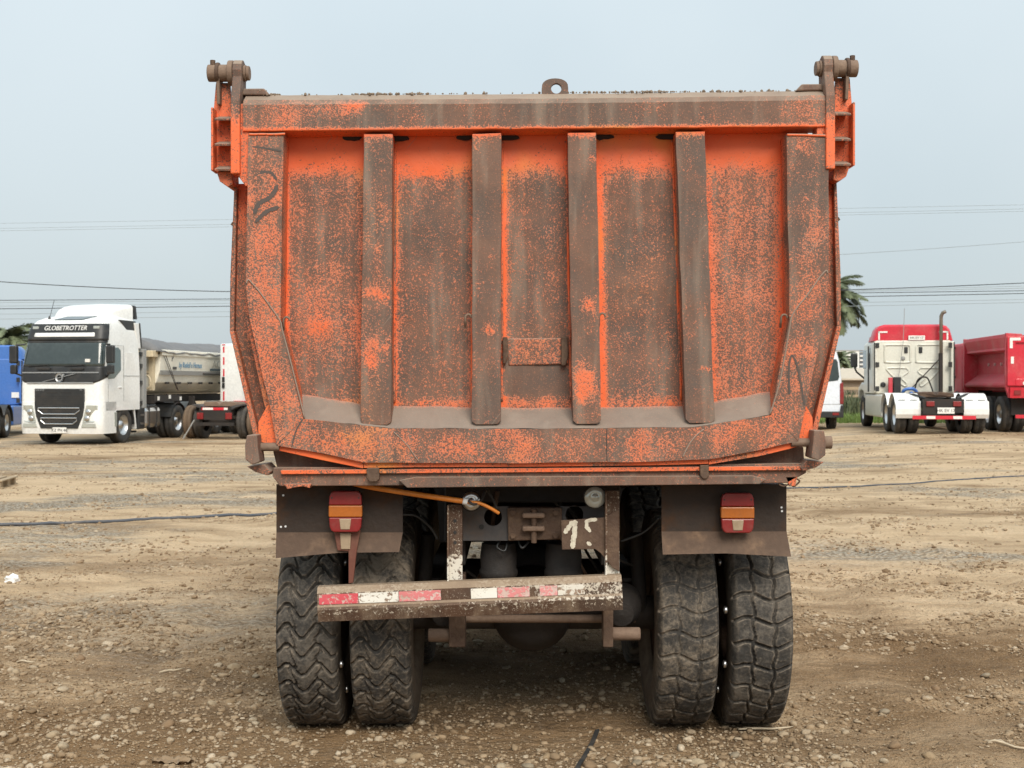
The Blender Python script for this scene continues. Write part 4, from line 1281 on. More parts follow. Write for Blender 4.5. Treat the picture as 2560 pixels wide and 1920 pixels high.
for pts in (((870, 1112, 5.82), (900, 1115, 5.85), (930, 1140, 5.9), (945, 1165, 5.92)), ((1340, 1170, 5.95), (1390, 1150, 5.92), (1425, 1118, 5.86)), ((1080, 1168, 5.9), (1074, 1182, 5.88), (1090, 1190, 5.88), (1096, 1172, 5.9)), ((1120, 1168, 5.9), (1128, 1184, 5.88), (1142, 1170, 5.9))):
    bm = bmesh.new(); tube(bm, smooth_path([P3(*p) for p in pts], 6), 0.006, 6); fin('cable', bm, BLACKPL, truck, smooth=True)

rs = random.Random(4)
for k in range(9):
    sgn = -1 if k % 2 else 1
    a = Vector((sgn * rs.uniform(0.05, 0.3), rs.uniform(-0.4, -0.1), rs.uniform(0.95, 1.2)))
    b = Vector((sgn * rs.uniform(0.3, 0.58), rs.uniform(-0.3, 0.2), rs.uniform(0.55, 0.8)))
    c = a.lerp(b, 0.5) + Vector((rs.uniform(-.1, .1), rs.uniform(-.1, .1), -rs.uniform(0.05, 0.2)))
    bm = bmesh.new(); tube(bm, smooth_path([a, c, b], 8), rs.uniform(0.006, 0.013), 6); fin('brake_line', bm, BLACKRUB if k % 3 else RUST, truck, smooth=True)
for sgn in (-1, 1):
    bm = bmesh.new(); lathe(bm, [(0.0, -0.13), (0.06, -0.12), (0.085, -0.06), (0.092, -0.01), (0.092, 0.01), (0.085, 0.03), (0.08, 0.1), (0.0, 0.11)], (sgn * 0.44, -0.26, 0.62), (0.15 * sgn, 1, 0.2), 20)
    fin('brake_chamber', bm, DARKSTEEL, truck, smooth=True, auto=50)
    bm = bmesh.new(); cyl(bm, (sgn * 0.52, -0.1, 0.95), (sgn * 0.55, -0.05, 0.55), 0.035, n=14); fin('shock_absorber', bm, DARKSTEEL, truck, smooth=True, auto=40)

# steel mud flaps, fender tops and tail lamps
def TF(a, b): return T(a, b, 5.78)
yf = 5.78 - TY
FLAP = simple('rusty_flap_steel', (0.03, 0.018, 0.012), 0.7, 0, 1.0, (0.095, 0.05, 0.028), 4, bmp=0.3)
FLAPD = simple('dusty_flap_steel', (0.095, 0.058, 0.038), 0.8, 0, 1.0, (0.25, 0.165, 0.11), 5, bmp=0.3)
for side, (xl, xr, t0, bend, bl_, br_, flare) in enumerate(((597, 870, 1046, 1150, 1204, 1190, 0), (1429, 1699, 1046, 1148, 1196, 1200, 6))):
    bm = bmesh.new(); prism(bm, [TF(xl, t0), TF(xr, t0), TF(xr, bend), TF(xl, bend)], 'y', yf, yf + 0.006)
    fl = fin('mud_flap', bm, FLAP, truck)
    bm = bmesh.new()
    a = [TF(xl, bend), TF(xr, bend)]; c = [TF(xl + 1, bl_), TF(xr + flare - (6 if side == 0 else 0), br_)]
    mid = TF((xl + xr) / 2, (bl_ + br_) / 2 - 5)
    front = [(a[0][0], yf, a[0][1]), (a[1][0], yf, a[1][1]), (c[1][0], yf - 0.04, c[1][1]), (mid[0], yf - 0.035, mid[1]), (c[0][0], yf - 0.03, c[0][1])]
    A = [bm.verts.new(p) for p in front]; B = [bm.verts.new((p[0], p[1] + 0.006, p[2])) for p in front]
    bm.faces.new(A); bm.faces.new(B[::-1])
    for k in range(5): bm.faces.new((A[k], B[k], B[(k + 1) % 5], A[(k + 1) % 5]))
    fin('flap_skirt', bm, FLAPD, fl)
    # fender running forward over both axles
    bm = bmesh.new()
    x0, x1 = a[0][0], a[1][0]
    pr = [(yf, 1.2), (yf + 0.01, 1.235), (yf + 0.2, 1.245), (1.9, 1.245), (2.1, 1.0), (2.09, 1.0), (1.89, 1.237), (yf + 0.2, 1.237), (yf + 0.02, 1.228)]
    prism(bm, pr, 'x', x0, x1)
    fin('fender', bm, FLAP, truck)
    for (q, w_) in ((1150, 1) , (1092, 1)):
        pass
    # white discs painted as daylight coming through small holes
    for (a_, b_) in (((612, 1070), (607, 1138), (617, 1137)) if side == 0 else ((1688, 1096), (1689, 1104))):
        bm = bmesh.new(); x, z = TF(a_, b_); cyl(bm, (x, yf - 0.001, z), (x, yf - 0.003, z), 0.005, n=10); fin('hole_light_disc', bm, PLASTICW, fl)
def tail_lamp(xl, xr, zt, zb, D, bracket):
    y = D - TY
    x0, z1 = T(xl, zt, D); x1, z0 = T(xr, zb, D)
    w, h = x1 - x0, z1 - z0
    bm = bmesh.new()
    prism(bm, [(x0 + .01, z0 + .03), (x0 + .03, z0 + .006), (x1 - .03, z0 + .006), (x1 - .01, z0 + .03), (x1 - .004, (z0 + z1) / 2), (x1 - .01, z1 - .03), (x1 - .03, z1 - .006), (x0 + .03, z1 - .006), (x0 + .01, z1 - .03), (x0 + .004, (z0 + z1) / 2)], 'y', y, y + 0.05)
    lp = fin('tail_lamp', bm, BLACKPL, truck, bevel=0.004)
    za, zb_ = z0 + h * 0.36, z0 + h * 0.655
    yo = y - 0.028
    def lens(pts, m, nm):
        bm = bmesh.new(); prism(bm, pts, 'y', yo, y + 0.004); fin(nm, bm, m, lp, bevel=0.005)
    lens([(x0, zb_ + .001), (x1, zb_ + .001), (x1 - .003, z1 - .022), (x1 - .01, z1 - .007), (x1 - .022, z1), (x0 + .022, z1), (x0 + .01, z1 - .007), (x0 + .003, z1 - .022)], REDL, 'red_lens')
    lens([(x0 - .001, za + .001), (x1 + .001, za + .001), (x1 + .001, zb_ - .001), (x0 - .001, zb_ - .001)], AMBL, 'amber_lens')
    lens([(x0, za - .001), (x0 + .004, z0 + .022), (x0 + .011, z0 + .007), (x0 + .022, z0), (x1 - .022, z0), (x1 - .011, z0 + .007), (x1 - .004, z0 + .022), (x1, za - .001)], REDL, 'red_lens')
    bm = bmesh.new(); cxm = (x0 + x1) / 2
    prism(bm, [(cxm - w * .18, za - .006), (cxm + w * .18, za - .006), (cxm + w * .14, z0 + .012), (cxm - w * .14, z0 + .012)], 'y', yo - 0.004, yo + 0.01)
    fin('clear_lens', bm, CLRL, lp, bevel=0.003)
    for (q, s) in ((x0 + .014, z1 - .03), (x1 - .014, z1 - .03)):
        bm = bmesh.new(); cyl(bm, (q, yo - .002, s), (q, yo + .004, s), .004, n=8); fin('screw', bm, BLACKPL, lp)
    if bracket:
        bm = bmesh.new()
        prism(bm, [T(720, 1146, D), T(778, 1146, D), T(770, 1190, D), T(762, 1260, D), T(752, 1262, D), T(752, 1192, D), T(728, 1190, D)], 'y', y + 0.012, y + 0.03)
        fin('lamp_bracket', bm, simple('red_brown_bracket', (0.14, 0.045, 0.028), 0.6, 0, 0.6, (0.2, 0.12, 0.08), 8), lp, bevel=0.003)
        bm = bmesh.new(); prism(bm, [T(734, 1152, D), T(758, 1152, D), T(756, 1187, D), T(736, 1187, D)], 'y', y + 0.004, y + 0.013); fin('side_marker', bm, CLRL, lp, bevel=0.003)
tail_lamp(712, 783, 1060, 1148, 5.72, True)
tail_lamp(1556, 1627, 1064, 1150, 5.735, False)

# ================================================================== BACKGROUND VEHICLES
def wheel(parent, c, Rr=0.52, w=0.3, out=1, rimm=None, tyrem=None, seg=40):
    """simple truck wheel, axle along local x; out = side on which the rim shows"""
    x, y, z = c
    hw = w / 2
    bm = bmesh.new()
    r0 = Rr * 0.56
    lathe(bm, [(r0, -hw * 0.8), (Rr * 0.72, -hw), (Rr * 0.9, -hw * 0.97), (Rr * 0.985, -hw * 0.8), (Rr, -hw * 0.5), (Rr, -hw * 0.17), (Rr - 0.012, -hw * 0.15), (Rr - 0.012, -hw * 0.09), (Rr, -hw * 0.07), (Rr, hw * 0.07), (Rr - 0.012, hw * 0.09), (Rr - 0.012, hw * 0.15), (Rr, hw * 0.17), (Rr, hw * 0.5), (Rr * 0.985, hw * 0.8), (Rr * 0.9, hw * 0.97), (Rr * 0.72, hw), (r0, hw * 0.8)], (x, y, z), (1, 0, 0), seg)
    o = fin('wheel', bm, tyrem or DUSTYRUB, parent, smooth=True)
    bm = bmesh.new()
    s = out
    lathe(bm, [(r0 * 1.01, s * hw * 0.8), (r0 * 0.93, s * hw * 0.62), (r0 * 0.86, s * hw * 0.1), (r0 * 0.5, s * hw * 0.0), (r0 * 0.42, s * hw * 0.45), (r0 * 0.3, s * hw * 0.6), (0.001, s * hw * 0.62)], (x, y, z), (1, 0, 0), 32)
    fin('rim', bm, rimm or CHROME, o, smooth=True)
    return o

def dual(parent, xo, y, z, s, Rr=0.52, w=0.28, gap=0.33, rimm=None, tyrem=None):
    wheel(parent, (xo, y, z), Rr, w, s, rimm, tyrem)
    wheel(parent, (xo - s * gap, y, z), Rr, w, s, RUST, tyrem)

def plate(parent, txt, c, w, h, facing=-1, size=None):
    """registration plate; facing -1: towards local -y"""
    bm = bmesh.new(); box(bm, c[0] - w / 2, c[0] + w / 2, c[1] - 0.006, c[1] + 0.006, c[2] - h / 2, c[2] + h / 2)
    o = fin('number_plate', bm, TAPEWC, parent, bevel=0.004)
    text(txt, size or h * 0.72, BLACKPL, o, (c[0], c[1] - 0.008, c[2]), name='plate_lettering')

def loft_rings(bm, rings, cap0=True, cap1=True, closed=True):
    V = [[bm.verts.new(p) for p in r] for r in rings]
    n = len(V[0])
    for a, b in zip(V, V[1:]):
        for k in range(n if closed else n - 1):
            bm.faces.new((a[k], a[(k + 1) % n], b[(k + 1) % n], b[k]))
    if cap0: bm.faces.new(V[0][::-1])
    if cap1: bm.faces.new(V[-1])

# ---------------------------------------------------------------- white cab-over tractor
volvo = empty('semi_tractor', (-12.62, 35.2, 0.0), R(-9.5), 'white cab-over tractor unit with black grille facing us, parked beside the blue cab', 'truck')
CZ = [0.95, 1.25, 1.6, 1.95, 2.2, 2.55, 2.9, 3.15, 3.4, 3.5, 3.6, 3.66]
CYF = [0, 0, 0, .02, .06, .14, .23, .30, .40, .55, .85, 1.15]
CW = [1.25, 1.25, 1.25, 1.245, 1.24, 1.22, 1.19, 1.17, 1.13, 1.1, 1.02, .9]
def cabp(q, z, off=0.0, depth=2.3):
    yf_ = interp(CZ, CYF, z); w = interp(CZ, CW, z); r = 0.22
    s = -1 if q < 0 else 1
    a = abs(q)
    if a <= 1: p, n_ = ((w - r) * a, yf_), (0, -1)
    elif a <= 2:
        t = (a - 1) * math.pi / 2
        p, n_ = (w - r + r * math.sin(t), yf_ + r - r * math.cos(t)), (math.sin(t), -math.cos(t))
    else: p, n_ = (w, lerp(yf_ + r, depth, a - 2)), (1, 0)
    return (s * (p[0] + n_[0] * off), p[1] + n_[1] * off, z)
bm = bmesh.new()
qs = [-3, -2.5, -2] + [-2 + k / 6 for k in range(1, 6)] + [-1, 0, 1] + [1 + k / 6 for k in range(1, 6)] + [2, 2.5, 3]
loft_rings(bm, [[cabp(q, z) for q in qs] for z in CZ])
cabv = fin('cab', bm, WHITE, volvo, smooth=True, auto=45)
def cpatch(nm, m, q0, q1, z0, z1, off, parent=None, nq=18, nz=8, inset=0.0):
    bm = bmesh.new()
    rows = []
    for j in range(nz + 1):
        row = []
        for i in range(nq + 1):
            q = lerp(q0, q1, i / nq)
            a, b = (z0(q) if callable(z0) else z0), (z1(q) if callable(z1) else z1)
            row.append(bm.verts.new(cabp(q, lerp(a, b, j / nz), off)))
        rows.append(row)
    for j in range(nz):
        for i in range(nq): bm.faces.new((rows[j][i], rows[j][i + 1], rows[j + 1][i + 1], rows[j + 1][i]))
    return fin(nm, bm, m, parent or volvo, smooth=True, solid=0.02, recalc=False)
cpatch('windscreen', GLASS, -1.75, 1.75, 2.2, 2.9, 0.012)
cpatch('screen_surround', BLACKPL, -1.95, 1.95, 2.86, 2.93, 0.016)
vis = cpatch('sun_visor', BLACKPL, -1.95, 1.95, 2.93, 3.40, 0.04)
cpatch('visor_stripe', WHITE, -0.95, 0.95, 3.03, 3.14, 0.055, vis)
text('GLOBETROTTER', 0.19, WHITE, vis, (0, interp(CZ, CYF, 3.27) - 0.06, 3.27), (R(72), 0, 0), sx=0.92, shear=0.15, ext=0.006)
for s in (-1, 1):
    bm = bmesh.new(); y_ = interp(CZ, CYF, 3.28); box(bm, s * 0.92 - 0.09, s * 0.92 + 0.09, y_ - 0.05, y_, 3.25, 3.33); fin('visor_lamp', bm, LAMPG, vis, bevel=0.01)
belt = cpatch('belt_panel', BLACKPL, -2.15, 2.15, lambda q: 1.72 + 0.16 * max(0, abs(q) - 1), lambda q: 2.2, 0.011)
for zz, w0, w1 in ((2.02, -1.15, 1.15), (1.735, -1.0, 1.0)):
    bm = bmesh.new()
    y_ = interp(CZ, CYF, zz) - 0.016
    box(bm, w0, w1, y_ - 0.02, y_, zz - 0.017, zz + 0.017)
    fin('chrome_strip', bm, CHROME, belt)
bm = bmesh.new()
prism(bm, [(-0.56, 1.76), (-0.50, 1.76), (0.48, 1.985), (0.40, 1.985)], 'y', -0.028, -0.008)
em = fin('emblem_bar', bm, CHROME, belt)
bm = bmesh.new()
lathe(bm, [(0.10, -0.02), (0.12, -0.03), (0.12, 0.0), (0.07, 0.0), (0.07, -0.03), (0.10, -0.03)], (0, -0.02, 1.88), (0, 1, 0), 28)
prism(bm, [(0.07, 1.95), (0.09, 1.97), (0.15, 1.985), (0.13, 1.93)], 'y', -0.045, -0.02)
fin('emblem_ring', bm, CHROME, em, smooth=True, auto=40)
for s in (-1, 1):
    bm = bmesh.new()
    tube(bm, [(s * 0.55 - 0.45, 0.03, 2.2), (s * 0.55 + 0.15, 0.035, 2.235), (s * 0.55 + 0.2, 0.05, 2.13)], 0.014, 6)
    box(bm, s * 0.5 - 0.2, s * 0.5 + 0.2, -0.015, 0.03, 2.1, 2.15)
    fin('wiper', bm, BLACKRUB, volvo)
bm = bmesh.new(); box(bm, 0.72, 0.86, 0.045, 0.1, 2.31, 2.4); fin('windscreen_sticker', bm, TAPEWC, volvo)
# lower front: bumper shell, grille, lamps
def lowp(q, z, off=0.0):
    r = 0.24; w = 1.25; s = -1 if q < 0 else 1; a = abs(q)
    yf_ = -0.02 - 0.03 * ss(1.2, 0.5, z) + 0.05 * ss(0.5, 0.31, z)
    if a <= 1: p, n_ = ((w - r) * a, yf_), (0, -1)
    elif a <= 2:
        t = (a - 1) * math.pi / 2; p, n_ = (w - r + r * math.sin(t), yf_ + r - r * math.cos(t)), (math.sin(t), -math.cos(t))
    else: p, n_ = (w, lerp(yf_ + r, 0.84, a - 2)), (1, 0)
    return (s * (p[0] + n_[0] * off), p[1] + n_[1] * off, z)
bm = bmesh.new()
loft_rings(bm, [[lowp(q, z) for q in qs] for z in (0.31, 0.36, 0.5, 0.7, 0.95, 1.15, 1.2)])
bmp = fin('bumper', bm, WHITE, volvo, smooth=True, auto=45)
bm = bmesh.new(); prism(bm, [(-0.74, 1.57), (0.74, 1.57), (0.74, 1.05), (0.7, 0.8), (0.56, 0.46), (-0.56, 0.46), (-0.7, 0.8), (-0.74, 1.05)], 'y', -0.065, 0.04)
gr = fin('grille', bm, BLACKPL, volvo, bevel=0.012)
for (za, zb, wa, wb) in ((1.03, 0.86, 0.62, 0.48), (0.75, 0.585, 0.54, 0.42)):
    bm = bmesh.new(); y = -0.08
    pts = [(-wa, za), (wa, za), (wa, za - 0.07), (wb, zb), (-wb, zb), (-wa, za - 0.07), (-wa, za)]
    tube(bm, [(a, y, b) for a, b in pts], 0.017, 6)
    fin('grille_frame', bm, CHROME, gr)
    bm = bmesh.new(); prism(bm, [(-wa + .03, za - .02), (wa - .03, za - .02), (wa - .03, za - .07), (wb, zb + .02), (-wb, zb + .02), (-wa + .03, za - .07)], 'y', -0.07, -0.06); fin('air_inlet', bm, BLACKRUB, gr)
for s in (-1, 1):
    bm = bmesh.new(); box(bm, s * 0.21 - 0.16, s * 0.21 + 0.16, -0.072, -0.05, 1.44, 1.475); fin('grille_slot', bm, BLACKRUB, gr)
text('VOLVO', 0.075, CHROME, gr, (-0.6, -0.068, 1.53), sx=1.25); text('FH', 0.06, CHROME, gr, (0.66, -0.068, 1.53))
for k in range(5):
    bm = bmesh.new(); box(bm, -0.7, 0.7, -0.069, -0.05, 1.13 + k * 0.055, 1.15 + k * 0.055); fin('grille_slat', bm, BLACKRUB, gr)
for s in (-1, 1):
    bm = bmesh.new()
    V = [(0.82, 1.11), (1.08, 1.10), (1.2, 1.08), (1.18, 0.82), (1.06, 0.64), (0.70, 0.62)]
    A, B = [], []
    for (x, z) in V:
        yy = -0.08 + 0.17 * max(0, (x - 1.0) / 0.2) ** 2
        A.append(bm.verts.new((s * x, yy, z))); B.append(bm.verts.new((s * x, yy + 0.08, z)))
    bm.faces.new(A); bm.faces.new(B[::-1])
    for k in range(6): bm.faces.new((A[k], B[k], B[(k + 1) % 6], A[(k + 1) % 6]))
    hl = fin('headlight', bm, LAMPG, volvo, bevel=0.01)
    for (x, z) in ((0.88, 0.92), (0.84, 0.74)):
        bm = bmesh.new(); lathe(bm, [(0.075, 0), (0.06, -0.015), (0.02, -0.01), (0.001, -0.02)], (s * x, -0.085, z), (0, 1, 0), 18); fin('projector', bm, CHROME, hl, smooth=True)
    bm = bmesh.new(); prism(bm, [(s * 0.7, 0.60), (s * 1.08, 0.60), (s * 1.1, 0.49), (s * 0.66, 0.49)], 'y', -0.07, 0.0); fin('fog_lamp', bm, LAMPG, volvo, bevel=0.008)
plate(volvo, 'KZ PH 46', (0.02, -0.075, 0.41), 0.42, 0.16)
# cab sides
for s in (-1, 1):
    bm = bmesh.new(); X = s * 1.235
    prism(bm, [(0.34, 2.02), (0.30, 2.5), (0.38, 2.72), (0.95, 2.74), (1.1, 2.66), (1.12, 2.1), (0.72, 1.86), (0.36, 1.84)], 'x', X, X + s * 0.022)
    fin('door_window', bm, SIDEGLASS, volvo, bevel=0.004)
    X = s * 1.25
    for (ya, yb, za, zb) in ((1.28, 1.292, 1.2, 2.8), (1.3, 2.28, 1.93, 1.942), (0.3, 1.28, 2.79, 2.80), (0.35, 0.362, 1.2, 1.7)):
        bm = bmesh.new(); box(bm, X - 0.004, X + s * 0.006, ya, yb, za, zb); fin('panel_gap', bm, GREYPL, volvo)
    bm = bmesh.new(); prism(bm, [(1.45, 2.62), (1.85, 2.62), (2.05, 2.2), (2.05, 2.0), (1.45, 2.02)], 'x', s * 1.225, s * 1.242); fin('side_panel', bm, WHITE, volvo, bevel=0.015)
    bm = bmesh.new(); box(bm, s * 1.25 - 0.01, s * 1.27, 0.95, 1.15, 1.58, 1.63); fin('door_handle', bm, WHITE, volvo, bevel=0.01)
    bm = bmesh.new(); prism(bm, [(1.3, 3.55), (2.25, 3.55), (2.25, 3.22), (1.75, 3.2)], 'x', s * 1.02, s * 1.15); fin('roof_side_window', bm, BLACKPL, volvo, bevel=0.01)
    # mirrors
    bm = bmesh.new()
    box(bm, s * 1.34, s * 1.58, 0.02, 0.16, 2.28, 2.78); box(bm, s * 1.36, s * 1.56, 0.03, 0.16, 1.98, 2.24)
    mo = fin('mirror', bm, BLACKPL, volvo, bevel=0.04)
    bm = bmesh.new(); tube(bm, [(s * 1.22, 0.3, 2.82), (s * 1.42, 0.12, 2.8)], 0.025, 8); fin('mirror_arm', bm, BLACKPL, mo)
    bm = bmesh.new(); tube(bm, [(s * 1.24, 0.3, 1.9), (s * 1.42, 0.12, 2.0)], 0.025, 8); fin('mirror_arm', bm, BLACKPL, mo)
    # skirt behind the wheel arch, arch lining
    bm = bmesh.new(); prism(bm, [(0.0 + 0.84, 1.2), (2.28, 1.2), (2.28, 0.98), (2.08, 0.95), (1.99, 1.0), (1.85, 1.14), (1.65, 1.2)], 'x', s * 1.1, s * 1.252); fin('cab_skirt', bm, WHITE, volvo)
    bm = bmesh.new()
    prism(bm, [(1.38 + 0.6 * math.cos(t * math.pi / 12), 0.52 + 0.68 * math.sin(t * math.pi / 12)) for t in range(0, 13)] + [(1.38 + 0.57 * math.cos(t * math.pi / 12), 0.52 + 0.62 * math.sin(t * math.pi / 12)) for t in range(12, -1, -1)], 'x', s * 0.85, s * 1.245)
    fin('wheel_arch', bm, BLACKPL, volvo)
    bm = bmesh.new(); prism(bm, [(1.97, 1.0), (2.0, 1.0), (2.12, 0.42), (2.08, 0.38)], 'x', s * 0.85, s * 1.24); fin('mud_flap', bm, WHITE, volvo)
    wheel(volvo, (s * 1.07, 1.38, 0.52), 0.52, 0.31, s)
    bm = bmesh.new(); prism(bm, [(0.86, 0.9), (0.72, 0.9), (0.74, 0.5), (0.86, 0.5)], 'x', s * 1.2, s * 1.262); fin('corner_lamp', bm, LAMPG, volvo)
# roof deflector
bm = bmesh.new()
rg = []
for y, h, w in ((1.12, 3.66, 0.8), (1.22, 3.78, 0.84), (1.45, 3.9, 0.9), (1.85, 3.99, 0.98), (2.28, 4.05, 1.04)):
    r = 0.18
    sec = [(-w, 3.5)] + [(-w + r - r * math.cos(a * math.pi / 8), h - r * 0.6 + r * 0.6 * math.sin(a * math.pi / 8)) for a in range(5)] + [(0, h + 0.03)] + [(w - r + r * math.sin(a * math.pi / 8), h - r * 0.6 + r * 0.6 * math.cos(a * math.pi / 8)) for a in range(5)] + [(w, 3.5)]
    rg.append([(p[0], y, p[1]) for p in sec])
loft_rings(bm, rg)
df = fin('roof_deflector', bm, WHITE, volvo, smooth=True, auto=50)
for s in (-1, 1):
    bm = bmesh.new(); prism(bm, [(2.29, 4.02), (2.42, 4.0), (2.5, 3.62), (2.36, 3.62)], 'x', s * 0.98, s * 1.07); fin('deflector_flap', bm, BLACKPL, df)
    bm = bmesh.new(); prism(bm, [(2.1, 3.5), (2.38, 3.5), (2.5, 2.75), (2.31, 2.75)], 'x', s * 1.08, s * 1.19); fin('side_deflector', bm, WHITE, volvo, bevel=0.02)
    bm = bmesh.new(); prism(bm, [(2.4, 3.5), (2.44, 3.5), (2.56, 2.78), (2.52, 2.78)], 'x', s * 1.08, s * 1.2); fin('deflector_flap', bm, BLACKPL, volvo)
    bm = bmesh.new(); box(bm, s * 1.1, s * 1.24, 2.55, 2.78, 0.98, 2.74); ed = fin('side_fairing', bm, GREYPL, volvo, bevel=0.02)
    for z in (1.15, 1.75, 2.25, 2.6):
        bm = bmesh.new(); box(bm, s * 1.12, s * 1.22, 2.42, 2.56, z - 0.05, z + 0.05); fin('fairing_hinge', bm, BLACKPL, ed)
bm = bmesh.new(); prism(bm, [(-0.5, 0.58), (0.35, 0.58), (0.6, 0.95), (-0.3, 0.95)], 'z', 3.545, 3.63)
for v in bm.verts: v.co.z = (3.515 if v.co.y < 0.7 else 3.625) + (0.02 if v.co.z > 3.6 else -0.05)
fin('roof_hatch', bm, GLASS, volvo)
bm = bmesh.new(); tube(bm, [(-0.75, 0.75, 3.56), (-0.72, 0.95, 4.1)], 0.008, 5); lathe(bm, [(0.05, 0), (0.02, 0.1), (0.001, 0.12)], (-0.75, 0.75, 3.54), (0, 0, 1), 10); fin('antenna', bm, BLACKPL, volvo)
# chassis, tank, drive axle
bm = bmesh.new()
for s in (-1, 1): box(bm, s * 0.42 - 0.04, s * 0.42 + 0.04, 1.2, 6.0, 0.75, 1.02)
box(bm, -0.42, 0.42, 5.9, 6.0, 0.78, 1.0); box(bm, -0.42, 0.42, 0.4, 2.3, 0.55, 0.95)
fin('chassis_frame', bm, DARKSTEEL, volvo)
for s in (-1, 1):
    bm = bmesh.new(); rr = 0.14
    box(bm, s * 0.55, s * 1.2, 2.75, 3.9, 0.38, 1.02); tk = fin('fuel_tank', bm, CHROME, volvo, bevel=0.14)
    for y in (3.05, 3.55):
        bm = bmesh.new(); box(bm, s * 0.54, s * 1.215, y - 0.035, y + 0.035, 0.37, 1.035); fin('tank_strap', bm, BLACKRUB, tk, bevel=0.14)
    bm = bmesh.new(); box(bm, s * 0.6, s * 1.22, 2.3, 2.72, 0.36, 1.0); stp = fin('battery_box', bm, BLACKPL, volvo, bevel=0.04)
    for z in (0.5, 0.75):
        bm = bmesh.new(); box(bm, s * 1.2, s * 1.235, 2.4, 2.62, z, z + 0.06); fin('step', bm, CHROME, stp)
    dual(volvo, s * 1.08, 5.08, 0.52, s)
    bm = bmesh.new()
    prism(bm, [(5.08 + 0.62 * math.cos(t * math.pi / 12), 0.52 + 0.6 * math.sin(t * math.pi / 12)) for t in range(1, 12)] + [(5.08 + 0.6 * math.cos(t * math.pi / 12), 0.52 + 0.58 * math.sin(t * math.pi / 12)) for t in range(11, 0, -1)], 'x', s * 0.6, s * 1.22)
    fin('mudguard', bm, BLACKPL, volvo)
bm = bmesh.new(); cyl(bm, (-1, 5.08, 0.52), (1, 5.08, 0.52), 0.09); fin('axle', bm, DARKSTEEL, volvo)
bm = bmesh.new(); box(bm, -0.4, 0.4, 4.7, 5.6, 1.04, 1.16); fin('fifth_wheel', bm, DARKSTEEL, volvo, bevel=0.05)

# ---------------------------------------------------------------- half-pipe tipping trailer
tr = empty('tipper_trailer', (-12.62, 35.2, 0), R(-9.5), 'beige half-pipe tipping trailer with grey tarpaulin behind the white tractor', 'trailer')
sec = [(-1.24, 2.62), (-1.2, 2.1), (-1.08, 1.75), (-0.75, 1.47), (-0.3, 1.38), (0.3, 1.38), (0.75, 1.47), (1.08, 1.75), (1.2, 2.1), (1.24, 2.62)]
bm = bmesh.new()
Y0, Y1 = 3.75, 12.2
loft_rings(bm, [[(x, y, z) for x, z in sec] for y in (Y0, 5, 6.5, 8, 9.5, 11, Y1)])
tb = fin('tipper_body', bm, BEIGE, tr, smooth=True, auto=30)
for s in (-1, 1):
    bm = bmesh.new(); box(bm, s * 1.2, s * 1.3, Y0 - 0.02, Y1, 2.58, 2.76); fin('top_rail', bm, BEIGE, tb, bevel=0.02)
    bm = bmesh.new(); prism(bm, [(s * 1.235, 2.12), (s * 1.21, 1.98), (s * 1.195, 1.98), (s * 1.2, 2.12)], 'y', Y0 + 0.02, Y1 - 0.5); fin('side_rail', bm, GREYPL, tb)
    for k in range(9):
        y = Y0 + 0.6 + k * 0.85
        bm = bmesh.new(); box(bm, s * 1.08, s * 1.14, y, y + 0.22, 1.70, 1.76); fin('slot', bm, DARKSTEEL, tb)
# front wall and its frame
bm = bmesh.new(); box(bm, -1.2, 1.2, Y0 - 0.5, Y0 - 0.1, 2.52, 2.72); fin('front_header', bm, BEIGED, tb, bevel=0.02)
bm = bmesh.new()
box(bm, -1.05, -0.9, Y0 - 0.15, Y0, 1.4, 2.6); box(bm, 0.9, 1.05, Y0 - 0.15, Y0, 1.5, 2.6); box(bm, -1.0, 1.0, Y0 - 0.12, Y0 - 0.02, 2.02, 2.12)
fin('front_frame', bm, BEIGED, tb, bevel=0.01)
bm = bmesh.new()
for k in range(3): cyl(bm, (0, Y0 - 0.35, 1.2 + 0.45 * k), (0, Y0 - 0.35, 1.68 + 0.45 * k), 0.14 - 0.02 * k, n=16)
fin('lift_ram', bm, BEIGED, tr, smooth=True, auto=40)
bm = bmesh.new(); tube(bm, smooth_path([(0.5, Y0 - 0.5, 2.0), (1.05, Y0 - 0.5, 1.95), (1.1, Y0 - 0.5, 1.6), (0.6, Y0 - 0.5, 1.5)], 6), 0.03, 8); fin('guard_rail', bm, BEIGED, tr, smooth=True)
bm = bmesh.new(); tube(bm, [(1.27, Y0 + 0.1, 2.62), (1.3, Y0 + 1.0, 1.55)], 0.012, 6); tube(bm, [(1.27, Y0 + 0.25, 2.62), (1.3, Y0 + 1.1, 1.5)], 0.012, 6); fin('tarp_strap', bm, DARKSTEEL, tr)
# lettering on the flank: faded maker's name, stripes, hand-written line
def onside(x, y, z): return (x, y, z)
side_rot = (R(90), 0, R(90))
text('by Rudolf e Hornos', 0.26, simple('blue_marker', (0.1, 0.25, 0.4), 0.6, 0, 0.3), tb, (1.236, Y0 + 2.2, 2.3), side_rot, shear=0.25, sx=0.85)
text('ACOR', 0.34, simple('faded_grey_letter', (0.42, 0.41, 0.36), 0.6, 0, 0.3), tb, (1.232, Y0 + 4.7, 2.36), side_rot, sx=1.5)
bm = bmesh.new(); prism(bm, [(1.217, 2.14), (1.225, 2.22), (1.235, 2.22), (1.227, 2.14)], 'y', Y0 + 3.8, Y0 + 5.6); fin('flank_stripe', bm, simple('slate_stripe', (0.07, 0.11, 0.13), 0.5), tb)
bm = bmesh.new(); prism(bm, [(1.2, 2.02), (1.205, 2.05), (1.24, 2.05), (1.235, 2.02)], 'y', Y0 + 3.2, Y0 + 5.8); fin('flank_stripe', bm, BLACKPL, tb)
